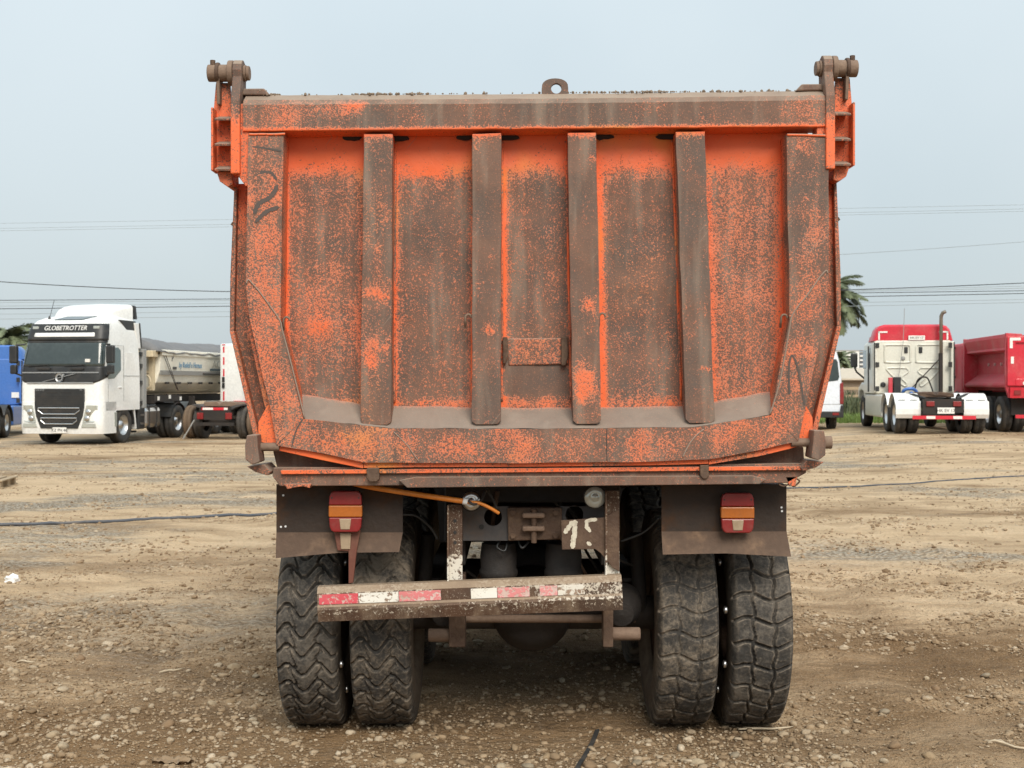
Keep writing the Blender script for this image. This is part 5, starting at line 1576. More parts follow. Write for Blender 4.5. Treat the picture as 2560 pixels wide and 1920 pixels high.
bm = bmesh.new(); box(bm, 1.21, 1.235, Y0 + 0.9, Y0 + 1.15, 2.16, 2.24); fin('notice', bm, BLACKPL, tb)
text('P', 0.3, BLACKPL, tb, (1.236, Y0 + 0.85, 2.5), side_rot)
# tarpaulin
bm = bmesh.new()
rows = []
ny, nx_ = 90, 16
for j in range(ny + 1):
    y = lerp(Y0 - 0.25, Y1, j / ny)
    row = []
    for i in range(nx_ + 1):
        u = i / nx_ * 2 - 1
        hump = 3.14 - 0.36 * u * u - 0.06 * math.sin(j / ny * 3.1) + 0.07 * noise.noise((u * 2, y * 1.4, 1)) + 0.05 * noise.noise((u * 3 + y, y * 4.3, 6))
        x = u * 1.3
        z = hump
        if abs(u) > 0.97: z = 2.70 + 0.05 * noise.noise((y * 2.0, u, 5)) - 0.05 * abs(math.sin(y * 1.7)); x = u * 1.34 + 0.02 * noise.noise((y * 3, 2, u))
        if j == 0: z = 2.71
        row.append(bm.verts.new((x, y - (0.03 if j == 0 else 0), z)))
    rows.append(row)
for j in range(ny):
    for i in range(nx_): bm.faces.new((rows[j][i], rows[j][i + 1], rows[j + 1][i + 1], rows[j + 1][i]))
fin('tarpaulin', bm, TARP, tr, smooth=True, solid=0.015, recalc=False)
bm = bmesh.new()
for s in (-1, 1): box(bm, s * 0.5 - 0.05, s * 0.5 + 0.05, Y0 - 0.3, Y1, 1.12, 1.36)
box(bm, -1.15, 1.15, Y0 - 0.3, Y0 - 0.18, 1.1, 1.34); box(bm, -1.15, 1.15, Y0 + 1.0, Y0 + 1.2, 1.14, 1.34)
box(bm, 1.13, 1.17, Y0 - 0.3, Y0 + 1.6, 1.16, 1.36)
fin('trailer_frame', bm, DARKSTEEL, tr)
for s in (-1, 1):
    bm = bmesh.new(); box(bm, s * 0.98, s * 1.14, 6.35, 6.5, 0.2, 1.3); box(bm, s * 0.94, s * 1.18, 6.28, 6.57, 0.1, 0.16); fin('landing_leg', bm, DARKSTEEL, tr, bevel=0.01)
    for y in (8.2, 9.5, 10.8):
        wheel(tr, (s * 1.05, y, 0.52), 0.52, 0.36, s)
        bm = bmesh.new()
        prism(bm, [(y + 0.6 * math.cos(t * math.pi / 10), 0.52 + 0.62 * math.sin(t * math.pi / 10)) for t in range(1, 10)] + [(y + 0.58 * math.cos(t * math.pi / 10), 0.52 + 0.6 * math.sin(t * math.pi / 10)) for t in range(9, 0, -1)], 'x', s * 0.85, s * 1.25)
        fin('mudguard', bm, GREYPL, tr)
for (y, z) in ((Y0 - 0.1, 1.26), (Y0 + 0.7, 1.3), (Y0 + 1.5, 1.24)):
    bm = bmesh.new(); box(bm, 1.165, 1.19, y, y + 0.12, z - 0.06, z + 0.06); fin('marker_lamp', bm, TAPEWC, tr)

# ---------------------------------------------------------------- bare tractor seen from behind, next to the orange truck
bt = empty('parked_tractor', (-9.0, 39.4, 0), R(-9.0), 'white-cabbed tractor seen from its bare black rear, half hidden behind the orange truck', 'truck')
BROWNTYRE = simple('muddy_tyre', (0.13, 0.09, 0.06), 0.85, 0, 0.8, (0.2, 0.14, 0.09), 4, bmp=0.3)
GREYTYRE = simple('grey_dusty_tyre', (0.05, 0.046, 0.042), 0.85, 0, 0.9, (0.15, 0.125, 0.1), 4, bmp=0.3)
for s in (-1, 1):
    wheel(bt, (s * 1.04, 0, 0.52), 0.52, 0.28, s, CHROME, BROWNTYRE); wheel(bt, (s * 0.7, 0, 0.52), 0.52, 0.28, s, RUST, GREYTYRE)
    wheel(bt, (s * 1.0, 3.7, 0.52), 0.52, 0.3, s)
    bm = bmesh.new(); prism(bm, [(s * 0.42, 1.0), (s * 0.62, 1.06), (s * 0.8, 1.08), (s * 0.8, 1.04), (s * 0.6, 0.98), (s * 0.46, 0.9)], 'y', -0.6, 0.3); fin('fender_bracket', bm, GREYSTEEL, bt)
bm = bmesh.new()
for s in (-1, 1): box(bm, s * 0.42 - 0.05, s * 0.42 + 0.05, -0.7, 4.5, 0.72, 1.0)
box(bm, -0.5, 0.5, -0.75, -0.68, 0.6, 0.98); box(bm, -0.62, 0.62, -0.8, -0.72, 0.42, 0.52); cyl(bm, (-0.9, 0, 0.52), (0.9, 0, 0.52), 0.1)
fin('chassis_frame', bm, DARKSTEEL, bt)
bm = bmesh.new(); box(bm, -0.42, 0.42, -0.77, -0.74, 0.9, 0.98); tp_ = fin('tape_strip', bm, TAPERC, bt)
for a, b in ((-0.38, -0.05), (0.3, 0.42)):
    bm = bmesh.new(); box(bm, a, b, -0.775, -0.768, 0.905, 0.975); fin('tape_white', bm, TAPEWC, tp_)
for s in (-1, 1):
    bm = bmesh.new(); box(bm, s * 0.46 - 0.1, s * 0.46 + 0.1, -0.82, -0.75, 0.62, 0.82); fin('tail_lamp', bm, REDL, bt, bevel=0.015)
bm = bmesh.new(); tube(bm, [(-0.62, -0.85, 0.6), (-0.92, -1.0, 0.02)], 0.022, 8); fin('prop_bar', bm, GREYPL, bt)
bm = bmesh.new()
prism(bm, [(-0.55, 1.0), (0.55, 1.0), (0.5, 1.14), (0.1, 1.16), (0, 1.08), (-0.1, 1.16), (-0.5, 1.14)], 'y', -0.35, 0.5)
fin('fifth_wheel', bm, RUSTDUST, bt, bevel=0.02)
bm = bmesh.new(); box(bm, -1.2, 1.2, 2.6, 4.6, 1.05, 3.05); cb = fin('cab', bm, WHITE, bt, bevel=0.06)
for z0_, z1_ in ((2.75, 2.95), (2.35, 2.6), (1.95, 2.2), (1.15, 1.45)):
    bm = bmesh.new(); box(bm, -1.08, -1.03, 2.585, 2.6, z0_, z1_); fin('reflective_strip', bm, TAPERC, cb)
for z0_ in (1.85, 1.65):
    bm = bmesh.new(); box(bm, -1.1, -1.02, 2.55, 2.6, z0_ - 0.08, z0_ + 0.08); fin('marker_lamp', bm, BLACKPL, cb)
bm = bmesh.new(); box(bm, -0.7, 0.7, 2.55, 2.6, 1.06, 1.14); fin('red_strip', bm, TAPERC, cb)
bm = bmesh.new(); box(bm, -1.12, -1.0, 2.585, 2.6, 3.0, 3.03); fin('red_strip', bm, TAPERC, cb)
bm = bmesh.new(); tube(bm, smooth_path([(-0.2, 2.55, 2.0), (-0.25, 2.4, 1.5), (-0.1, 2.4, 1.3), (0.1, 2.5, 1.7)], 6), 0.02, 6); fin('air_line', bm, BLACKRUB, bt, smooth=True)

# ---------------------------------------------------------------- bonneted tractors seen from behind
def bonnet_tractor(name, loc, rz, label, body, roof, detail=True, plate_txt=None):
    t = empty(name, loc, rz, label, 'truck')
    for s in (-1, 1):
        for y in (0, 1.3):
            dual(t, s * 1.07, y, 0.52, s, gap=0.34, w=0.3, tyrem=DUSTYRUB)
        wheel(t, (s * 1.02, 6.0, 0.52), 0.52, 0.3, s)
        for y in (0, 1.3):
            bm = bmesh.new()
            a0, a1 = (-8, 160) if y == 0 else (25, 178)
            n = 14
            out = [(y - 0.62 * math.cos(R(lerp(a0, a1, k / n))), 0.52 + 0.62 * math.sin(R(lerp(a0, a1, k / n)))) for k in range(n + 1)]
            inn = [(y - 0.60 * math.cos(R(lerp(a0, a1, k / n))), 0.52 + 0.60 * math.sin(R(lerp(a0, a1, k / n)))) for k in range(n, -1, -1)]
            if y == 0: out[0:3] = [(-0.66, 0.55), (-0.665, 0.7), (-0.63, 0.92)]
            prism(bm, out + inn, 'x', s * 0.58, s * 1.26)
            f = fin('fender', bm, WHITE if detail else BLACKPL, t, bevel=0.006)
            if y == 0 and detail:
                for dx in (-0.16, 0.16):
                    bm = bmesh.new(); box(bm, s * 0.92 + dx - 0.09, s * 0.92 + dx + 0.09, -0.62, -0.5, 0.935, 0.965); fin('fender_slot', bm, GREYPL, f)
    bm = bmesh.new()
    for s in (-1, 1): box(bm, s * 0.42 - 0.05, s * 0.42 + 0.05, -0.75, 6.5, 0.74, 1.0)
    box(bm, -0.55, 0.55, -0.82, -0.7, 0.6, 0.98)
    for y in (0, 1.3): cyl(bm, (-0.9, y, 0.52), (0.9, y, 0.52), 0.1)
    fin('chassis_frame', bm, DARKSTEEL, t)
    bm = bmesh.new(); box(bm, -0.85, 0.85, -0.9, -0.86, 0.42, 0.52); br = fin('rear_bar', bm, TAPERC if detail else BLACKPL, t)
    if detail:
        for a in (-0.36, 0.36):
            bm = bmesh.new(); box(bm, a - 0.12, a + 0.12, -0.907, -0.9, 0.43, 0.51); fin('tape_white', bm, TAPEWC, br)
    for s in (-1, 1):
        bm = bmesh.new(); box(bm, s * 0.36 - 0.11, s * 0.36 + 0.11, -0.86, -0.82, 0.78, 0.92); fin('tail_lamp', bm, REDL, t, bevel=0.01)
    # sleeper and cab
    bm = bmesh.new()
    rg = []
    for y, w, zt in ((3.5, 1.2, 2.75), (3.54, 1.23, 2.77), (5.2, 1.23, 2.77), (5.7, 1.15, 2.6), (6.1, 1.1, 1.9)):
        rg.append([(-w, y, 1.1), (-w, y, zt - 0.12), (-w + 0.1, y, zt), (w - 0.1, y, zt), (w, y, zt - 0.12), (w, y, 1.1)])
    loft_rings(bm, rg)
    c = fin('cab', bm, body, t, bevel=0.02)
    bm = bmesh.new()
    rg = []
    for y, w, zt in ((3.52, 1.14, 3.2), (3.6, 1.18, 3.26), (4.2, 1.18, 3.26), (4.8, 1.12, 3.1), (5.4, 1.0, 2.8)):
        rg.append([(-w - 0.04, y, 2.752), (-w, y, 2.9), (-w + 0.06, y, zt - 0.16), (-w + 0.16, y, zt - 0.05), (-w + 0.32, y, zt), (w - 0.32, y, zt), (w - 0.16, y, zt - 0.05), (w - 0.06, y, zt - 0.16), (w, y, 2.9), (w + 0.04, y, 2.752)])
    loft_rings(bm, rg)
    rf = fin('roof_fairing', bm, roof, t, smooth=True, auto=35)
    bm = bmesh.new()
    rg = []
    for y, w, zt in ((5.9, 1.05, 1.95), (6.6, 1.0, 1.82), (7.2, 0.9, 1.65), (7.4, 0.8, 1.45)):
        rg.append([(-w, y, 0.85), (-w, y, zt - 0.3), (-w + 0.25, y, zt), (w - 0.25, y, zt), (w, y, zt - 0.3), (w, y, 0.85)])
    loft_rings(bm, rg)
    fin('bonnet', bm, body, t, smooth=True, auto=40, bevel=0.03)
    for s in (-1, 1):
        bm = bmesh.new(); prism(bm, [(5.45, 0.95), (5.5, 1.15), (6.0, 1.22), (6.5, 1.15), (6.62, 0.9), (6.7, 1.0), (6.6, 1.3), (6.0, 1.45), (5.3, 1.4), (5.3, 0.95)], 'x', s * 0.85, s * 1.2); fin('front_fender', bm, body, t, bevel=0.03)
        bm = bmesh.new(); box(bm, s * 0.7, s * 1.18, 2.2, 5.35, 0.38, 1.08); fin('side_fairing', bm, body, t, bevel=0.05)
        bm = bmesh.new(); box(bm, s * 1.215, s * 1.24, 3.95, 4.15, 1.85, 2.55); fin('sleeper_window', bm, GLASS, t, bevel=0.05)
        bm = bmesh.new(); box(bm, s * 1.2, s * 1.235, 4.75, 5.45, 1.9, 2.5); fin('door_window', bm, SIDEGLASS, t, bevel=0.03)
        bm = bmesh.new(); box(bm, s * 1.2, s * 1.26, 4.25, 4.32, 1.15, 2.6); fin('panel_gap', bm, BLACKPL, t)
        bm = bmesh.new(); box(bm, s * 1.5 - 0.11, s * 1.5 + 0.11, 5.5, 5.6, 1.95, 2.42); mo = fin('mirror', bm, BLACKPL, t, bevel=0.04)
        bm = bmesh.new(); tube(bm, [(s * 1.48, 5.6, 1.95), (s * 1.4, 5.7, 1.8), (s * 1.1, 5.75, 1.55)], 0.03, 8); fin('mirror_arm', bm, BLACKPL, mo)
        bm = bmesh.new(); box(bm, s * 1.16 - 0.05, s * 1.16 + 0.05, 3.35, 3.5, 1.15, 2.72); ex_ = fin('cab_extender', bm, body, t, bevel=0.02)
        for z in (2.6, 2.0, 1.25):
            bm = bmesh.new(); box(bm, s * 1.1 - 0.07, s * 1.1 + 0.04, 3.33, 3.36, z - 0.08, z + 0.08); fin('hinge', bm, BLACKPL, ex_)
        bm = bmesh.new(); box(bm, s * 1.2 - 0.015, s * 1.2 + 0.02, 3.34, 3.37, 1.2, 2.7); fin('rubber_edge', bm, BLACKRUB, ex_)
    if detail:
        Yw = 3.5
        def frame(pts, r=0.03):
            bm = bmesh.new(); tube(bm, smooth_path([(a, Yw - 0.005, b) for a, b in pts + pts[:1]], 4), r, 6)
            fin('pressed_bead', bm, body, c, smooth=True)
        for s in (-1, 1):
            frame([(s * 0.15, 2.62), (s * 0.8, 2.62), (s * 0.86, 2.55), (s * 0.86, 2.15), (s * 0.8, 2.08), (s * 0.15, 2.08), (s * 0.09, 2.15), (s * 0.09, 2.55)])
            frame([(s * 0.2, 1.9), (s * 0.72, 1.9), (s * 0.78, 1.82), (s * 0.3, 1.35), (s * 0.2, 1.42), (s * 0.35, 1.6), (s * 0.15, 1.78)])
            bm = bmesh.new(); box(bm, s * 0.22 - 0.055, s * 0.22 + 0.055, Yw - 0.03, Yw + 0.01, 2.36, 2.56); fin('rear_vent', bm, BLACKPL, c, bevel=0.02)
            bm = bmesh.new()
            for a, b, e, f in ((0.78, 1.06, 3.0, 3.05), (1.01, 1.06, 2.78, 3.05)): box(bm, *sorted((s * a, s * b)), Yw + 0.0, Yw + 0.05, e, f)
            fin('reflective_corner', bm, TAPEWC, rf)
        bm = bmesh.new(); lathe(bm, [(0.07, 0), (0.06, -0.03), (0.02, -0.02), (0.001, -0.03)], (-0.31, Yw, 2.2), (0, 1, 0), 16); fin('work_lamp', bm, GREYPL, c, smooth=True)
        # exhaust stack
        bm = bmesh.new(); tube(bm, [(0.8, 3.3, 1.1), (0.8, 3.3, 3.35), (0.8, 3.29, 3.5), (0.84, 3.27, 3.6), (0.92, 3.22, 3.64)], 0.055, 14); st_ = fin('exhaust_stack', bm, simple('sooty_pipe', (0.2, 0.17, 0.13), 0.45, 0.5, 0.4, (0.05, 0.045, 0.04), 5), t, smooth=True)
        bm = bmesh.new(); cyl(bm, (0.76, 3.2, 1.15), (0.76, 3.2, 2.35), 0.06, n=12); fin('heat_shield', bm, DARKSTEEL, st_, smooth=True, auto=40)
        bm = bmesh.new(); tube(bm, [(-0.5, 3.4, 1.3), (-0.33, 3.35, 2.7), (-0.29, 3.35, 3.75)], 0.009, 5); fin('antenna', bm, GREYPL, t)
        bm = bmesh.new(); tube(bm, [(-0.1, 3.3, 1.25), (0.72, 3.25, 2.15)], 0.018, 6); fin('stay_rod', bm, DARKSTEEL, t)
        bm = bmesh.new(); tube(bm, smooth_path([(0.0, 3.3, 1.2), (0.1, 3.2, 1.55), (0.35, 3.2, 1.6), (0.5, 3.25, 1.3), (0.55, 3.2, 1.1)], 6), 0.025, 6); fin('air_line', bm, BLACKRUB, t, smooth=True)
        bm = bmesh.new(); tube(bm, smooth_path([(-0.4, 3.1, 1.1), (-0.35, 3.0, 1.22), (-0.1, 3.0, 1.25), (0.05, 3.1, 1.1), (-0.2, 2.95, 1.12)], 6), 0.05, 8); fin('coiled_hose', bm, BLUE, t, smooth=True)
        bm = bmesh.new(); box(bm, -0.66, -0.44, 3.1, 3.3, 1.1, 1.62); fin('tool_tube', bm, BLACKPL, t, bevel=0.02)
        bm = bmesh.new(); box(bm, -0.8, -0.68, 3.15, 3.3, 1.05, 1.6); fin('side_box', bm, REDDUST, t, bevel=0.02)
        bm = bmesh.new(); lathe(bm, [(0.08, 0), (0.08, -0.05), (0.04, -0.06), (0.001, -0.05)], (-0.92, Yw, 1.38), (0, 1, 0), 14); fin('socket', bm, BLACKPL, c, smooth=True)
        bm = bmesh.new(); prism(bm, [(-0.5, 1.02), (0.52, 1.02), (0.5, 1.14), (0.1, 1.18), (0, 1.06), (-0.1, 1.18), (-0.45, 1.16)], 'y', 0.2, 1.2); fin('fifth_wheel', bm, RUST, t, bevel=0.02)
        for s in (-1, 1):
            bm = bmesh.new(); tube(bm, [(s * 0.42, -0.5, 1.0), (s * 0.7, -0.3, 1.1), (s * 0.95, 0.1, 1.12)], 0.03, 6); fin('fender_stay', bm, BLACKPL, t)
    if plate_txt:
        plate(t, plate_txt, (0.05, -0.88, 0.66), 0.46, 0.17)
        plate(t, plate_txt, (0.1, 3.47, 2.84), 0.5, 0.14)
    return t
FX, FY = 12.1, 35.85
bonnet_tractor('bonneted_tractor', (FX, FY, gh(FX, FY)), R(-6.9), 'cream bonneted tractor with red roof and white rear fenders', CREAM, RED, True, 'HK EV 17')
blue = bonnet_tractor('blue_tractor', (-17.0, 38.5, 0.0), R(9), 'blue cab at the left edge behind the white tractor', BLUE, BLUE, False)
bm = bmesh.new(); box(bm, 0.85, 1.1, 3.46, 3.49, 1.35, 1.55); fin('paper_tag', bm, TAPEWC, blue)
blue.scale = (1, 1, 0.92)

# ---------------------------------------------------------------- red tipper truck
RX, RY = 15.47, 36.85
rt = empty('red_tipper', (RX, RY, gh(RX, RY)), R(-6.9), 'red tipper truck at the right edge with ribbed red box and black tyres', 'truck')
for s in (-1, 1):
    for y in (0, 1.35): dual(rt, s * 1.06, y, 0.52, s, gap=0.34, w=0.3)
    wheel(rt, (s * 1.02, 5.2, 0.52), 0.52, 0.3, s)
bm = bmesh.new(); box(bm, -0.82, 0.82, -0.95, 4.2, 1.2, 2.8); rb = fin('tipper_box', bm, REDDUST, rt)
for s in (-1, 1):
    bm = bmesh.new(); prism(bm, [(s * 0.8, 2.84), (s * 1.22, 2.84), (s * 1.24, 2.74), (s * 1.16, 2.45), (s * 1.18, 2.38), (s * 0.84, 2.33), (s * 0.8, 2.33)], 'y', -0.92, 4.2); fin('top_rail', bm, REDDUST, rb, bevel=0.01)
    bm = bmesh.new(); prism(bm, [(s * 0.8, 1.72), (s * 1.2, 1.42), (s * 1.22, 1.36), (s * 1.2, 1.3), (s * 0.8, 1.3)], 'y', -0.92, 4.2); fin('lower_shelf', bm, REDDUST, rb, bevel=0.01)
    for y0_, y1_ in ((-1.0, -0.85), (4.05, 4.22)):
        bm = bmesh.new(); prism(bm, [(s * 0.8, 2.83), (s * 1.24, 2.86), (s * 1.25, 1.3), (s * 1.16, 1.0), (s * 0.8, 1.0)], 'y', y0_, y1_); fin('corner_post', bm, REDDUST, rb, bevel=0.01)
    for k in range(4):
        bm = bmesh.new(); cyl(bm, (s * 0.82, 0.3 + k * 0.75, 2.0), (s * 0.87, 0.3 + k * 0.75, 2.0), 0.05, n=12); fin('stud', bm, simple('pale_stud', (0.6, 0.4, 0.38), 0.6), rb)
    bm = bmesh.new(); box(bm, s * 0.82, s * 0.84, -0.8, 4.0, 2.18, 2.22); fin('seam', bm, REDDUST, rb)
bm = bmesh.new()
box(bm, -1.22, -1.0, -1.08, -1.005, 1.35, 2.75); box(bm, 1.0, 1.22, -1.08, -1.005, 1.35, 2.75); box(bm, -1.0, 1.0, -1.08, -1.005, 2.58, 2.75); box(bm, -1.0, 1.0, -1.08, -1.005, 1.35, 1.55)
tg_ = fin('tailgate', bm, RED, rt, bevel=0.012)
bm = bmesh.new(); box(bm, -1.0, 1.0, -1.02, -1.003, 1.55, 2.58); fin('tailgate_panel', bm, RED, tg_)
bm = bmesh.new(); box(bm, -1.16, -1.08, -1.09, -1.08, 2.42, 2.72); box(bm, -1.08, -0.86, -1.09, -1.08, 2.64, 2.72); fin('reflective_corner', bm, TAPEWC, tg_)
bm = bmesh.new(); box(bm, -1.13, -1.05, -1.09, -1.08, 1.98, 2.18); fin('reflective_strip', bm, TAPEWC, tg_)
bm = bmesh.new(); box(bm, -0.8, -0.5, -1.09, -1.08, 1.38, 1.46); fin('reflective_strip', bm, TAPEWC, tg_)
bm = bmesh.new(); prism(bm, [(-0.95, 1.0), (-1.06, 1.0), (-1.1, 1.3), (-0.95, 1.3)], 'x', -1.15, 1.15); sl_ = fin('rear_sill', bm, RED, rt)
for x in (-0.95, -0.6, 0.6, 0.95):
    bm = bmesh.new(); box(bm, x - 0.09, x + 0.09, -1.11, -1.07, 1.1, 1.22); fin('tail_lamp', bm, REDL, sl_)
bm = bmesh.new()
for s in (-1, 1): box(bm, s * 0.42 - 0.05, s * 0.42 + 0.05, -0.8, 6.5, 0.8, 1.15)
box(bm, -1.0, 1.0, -0.62, -0.58, 0.5, 1.0)
for y in (0, 1.35): cyl(bm, (-0.9, y, 0.52), (0.9, y, 0.52), 0.1)
fin('chassis_frame', bm, DARKSTEEL, rt)
bm = bmesh.new(); box(bm, -0.95, 0.95, -0.9, -0.85, 0.42, 0.52); fin('rear_bar', bm, TAPERC, rt)
bm = bmesh.new(); box(bm, -1.2, 1.2, 4.5, 6.4, 0.9, 2.75); cr_ = fin('cab', bm, REDDUST, rt, bevel=0.1)
for s in (-1, 1):
    bm = bmesh.new(); prism(bm, [(5.2 + 0.64 * math.cos(t * math.pi / 12), 0.52 + 0.64 * math.sin(t * math.pi / 12)) for t in range(13)] + [(5.2 + 0.6 * math.cos(t * math.pi / 12), 0.52 + 0.6 * math.sin(t * math.pi / 12)) for t in range(12, -1, -1)], 'x', s * 0.85, s * 1.24); fin('front_fender', bm, BLACKPL, rt)
    bm = bmesh.new(); box(bm, s * 1.25, s * 1.5, 5.5, 5.62, 1.75, 2.5); mi = fin('mirror', bm, CHROME, rt, bevel=0.04)
    bm = bmesh.new(); tube(bm, [(s * 1.2, 5.5, 2.62), (s * 1.38, 5.56, 2.55), (s * 1.52, 5.56, 2.4), (s * 1.54, 5.56, 2.1), (s * 1.52, 5.56, 1.85), (s * 1.38, 5.56, 1.7), (s * 1.2, 5.5, 1.63)], 0.045, 8); fin('mirror_arm', bm, BLACKPL, mi)
bm = bmesh.new(); box(bm, -0.9, -0.3, 4.25, 4.45, 0.9, 1.6); fin('air_cleaner', bm, DARKSTEEL, rt, bevel=0.04)

# ---------------------------------------------------------------- white van
VX, VY = 9.5, 40.0
van = empty('van', (VX, VY, gh(VX, VY)), R(-2), 'tall white van parked between the orange truck and the cream tractor', 'van')
vsec = [(-1.0, 0.45), (-1.01, 1.1), (-0.98, 1.45), (-0.9, 2.2), (-0.82, 2.48), (-0.65, 2.58), (0, 2.62), (0.65, 2.58), (0.82, 2.48), (0.9, 2.2), (0.98, 1.45), (1.01, 1.1), (1.0, 0.45)]
bm = bmesh.new()
rg = []
for y, kx, kz in ((0.0, 0.97, 0.99), (0.06, 1, 1), (4.2, 1, 1), (4.9, 0.97, 0.86), (5.4, 0.94, 0.56), (5.9, 0.85, 0.5)):
    rg.append([(x * kx, y, 0.45 + (z - 0.45) * kz) for x, z in vsec])
loft_rings(bm, rg)
vb = fin('body', bm, simple('blue_white_van_paint', (0.72, 0.76, 0.82), 0.3, 0, 0.15, (0.5, 0.47, 0.42), 1.5, coat=0.4), van, smooth=True, auto=35)
for s in (-1, 1):
    bm = bmesh.new(); prism(bm, [(s * 0.06, 1.5), (s * 0.84, 1.6), (s * 0.88, 1.7), (s * 0.83, 2.2), (s * 0.78, 2.28), (s * 0.06, 2.28)], 'y', -0.012, 0.02); fin('rear_window', bm, GLASS, van, bevel=0.01)
    bm = bmesh.new(); prism(bm, [(s * 0.9, 1.5), (s * 1.0, 1.55), (s * 1.02, 1.1), (s * 1.01, 0.85), (s * 0.9, 0.85)], 'y', -0.03, 0.1); fin('tail_lamp', bm, REDL, van, bevel=0.012)
    bm = bmesh.new(); box(bm, s * 0.75 - 0.1, s * 0.75 + 0.1, -0.1, -0.06, 0.5, 0.58); fin('reflector', bm, REDL, van)
    for y in (1.0, 4.6): wheel(van, (s * 0.84, y, 0.34), 0.34, 0.24, s)
bm = bmesh.new(); prism(bm, [(-1.0, 0.42), (1.0, 0.42), (1.01, 0.8), (0.93, 0.82), (0.9, 0.62), (-0.9, 0.62), (-0.93, 0.82), (-1.01, 0.8)], 'y', -0.08, 0.15); fin('bumper', bm, BLACKPL, van, bevel=0.02)
bm = bmesh.new()
box(bm, -0.008, 0.008, -0.012, 0.02, 0.62, 2.5); box(bm, -0.98, 0.98, -0.008, 0.02, 0.84, 0.852)
fin('door_seam', bm, GREYPL, van)
bm = bmesh.new(); box(bm, 0.03, 0.2, -0.05, 0.0, 1.15, 1.2); fin('door_handle', bm, BLACKPL, van)

# ================================================================== TREES, BUILDINGS, WIRES
def frond_mesh(L, droop, seed):
    random.seed(seed)
    V, F = [], []
    n = 60
    def P(t):
        a = R(58) * (1 - t) - droop * t
        return None
    pts = [Vector((0, 0, 0))]
    for i in range(n):
        t = i / n
        a = R(62) - (R(62) + droop) * t ** 0.85
        pts.append(pts[-1] + Vector((math.cos(a), 0, math.sin(a))) * L / n)
    for i in range(n):
        p, q = pts[i], pts[i + 1]
        w = 0.03 * (1 - i / n) + 0.006
        b = len(V)
        V += [p + Vector((0, -w, 0)), p + Vector((0, w, 0)), q + Vector((0, w, 0)), q + Vector((0, -w, 0)), p + Vector((0, 0, -w)), q + Vector((0, 0, -w))]
        F += [(b, b + 1, b + 2, b + 3), (b + 1, b + 4, b + 5, b + 2), (b + 4, b, b + 3, b + 5)]
        t = i / n
        if t < 0.1: continue
        ll = L * 0.24 * math.sin(math.pi * min(1, t * 0.85 + 0.12)) ** 0.7
        d = (q - p).normalized()
        for s in (-1, 1):
            for sub in (0, 0.33, 0.67):
                o = p.lerp(q, sub)
                dr = (d * random.uniform(0.5, 0.8) + Vector((0, s * 0.75, random.uniform(-0.25, 0.25)))).normalized()
                e = o + dr * ll * random.uniform(0.8, 1.1) + Vector((0, 0, -0.25 * ll))
                m = o.lerp(e, 0.5) + Vector((0, 0, 0.05 * ll))
                ww = d * 0.026
                b = len(V)
                V += [o - ww * 0.6, o + ww * 0.6, m + ww, m - ww, e]
                F += [(b, b + 1, b + 2, b + 3), (b + 3, b + 2, b + 4)]
    me = bpy.data.meshes.new('frond')
    me.from_pydata([tuple(v) for v in V], [], F)
    me.materials.append(LEAF)
    return me
def palm(loc, h, L, label, nf=44, seed=3):
    t = empty('palm_tree', loc, 0, label, 'palm tree', 'palms beyond the yard')
    bm = bmesh.new()
    pts = [(0.1 * math.sin(k * 0.5), 0, h * k / 14) for k in range(15)]
    tube(bm, pts, [0.42 * (1.25 - 0.4 * min(1, k / 4)) + 0.03 * (k % 2) + (0.12 if k > 12 else 0) for k in range(15)], 14)
    fin('trunk', bm, TRUNK, t, smooth=True)
    ms = [frond_mesh(L, R(d), seed * 10 + i) for i, d in enumerate((35, 55, 75, 20))]
    random.seed(seed)
    for i in range(nf):
        o = bpy.data.objects.new('frond', ms[i % 4]); COL.objects.link(o); o.parent = t
        tier = i / nf
        o.location = (0.1 * math.sin(7), 0, h + 0.1 - 0.25 * tier)
        o.rotation_euler = (random.uniform(-.15, .15), R(lerp(-25, 48, tier)) + random.uniform(-.1, .1), i * 2.39996 + random.uniform(-.2, .2))
        s = random.uniform(0.85, 1.08); o.scale = (s, s, s)
    return t
palm((17.3, 70, 0.3), 5.9, 2.8, 'tall palm whose fronds show beside the right edge of the orange truck box', 64, 3)
palm((41, 158, 0.3), 4.0, 2.6, 'small hazy palm in front of the distant white apartment block', 36, 5)
palm((-28.4, 71, 0), 3.9, 2.3, 'palm crown showing above the blue cab at the left edge', 40, 8)
random.seed(21)

# apartment block far off
ab = empty('apartment_building', (262, 900, 0), 0, 'distant white apartment block with balcony bands, left of the cream tractor', 'building')
bm = bmesh.new(); box(bm, -34, -14, 0, 16, 0, 25.5); wl = fin('wall', bm, CONC, ab)
bm = bmesh.new(); box(bm, -14, 30, 2, 16, 0, 24.6); fin('wing', bm, CONC, ab)
bm = bmesh.new(); box(bm, -35, 31, -0.5, 17, 25.5, 26.1); fin('roof', bm, simple('grey_roof_edge', (0.35, 0.37, 0.4), 0.8), ab)
WG = simple('distant_window', (0.2, 0.23, 0.26), 0.2)
for f in range(8):
    z = 1.2 + f * 3.0
    for x in (-31, -26, -20):
        bm = bmesh.new(); box(bm, x, x + 1.6, -0.06, 0.1, z, z + 1.5); fin('window', bm, WG, ab)
    bm = bmesh.new(); box(bm, -14, 30, 1.93, 2.1, z + 0.1, z + 1.7); fin('window', bm, WG, ab)
    bm = bmesh.new(); box(bm, -13.5, 30, 0.0, 2.05, z - 1.0, z + 0.1); fin('balcony', bm, CONC, ab)
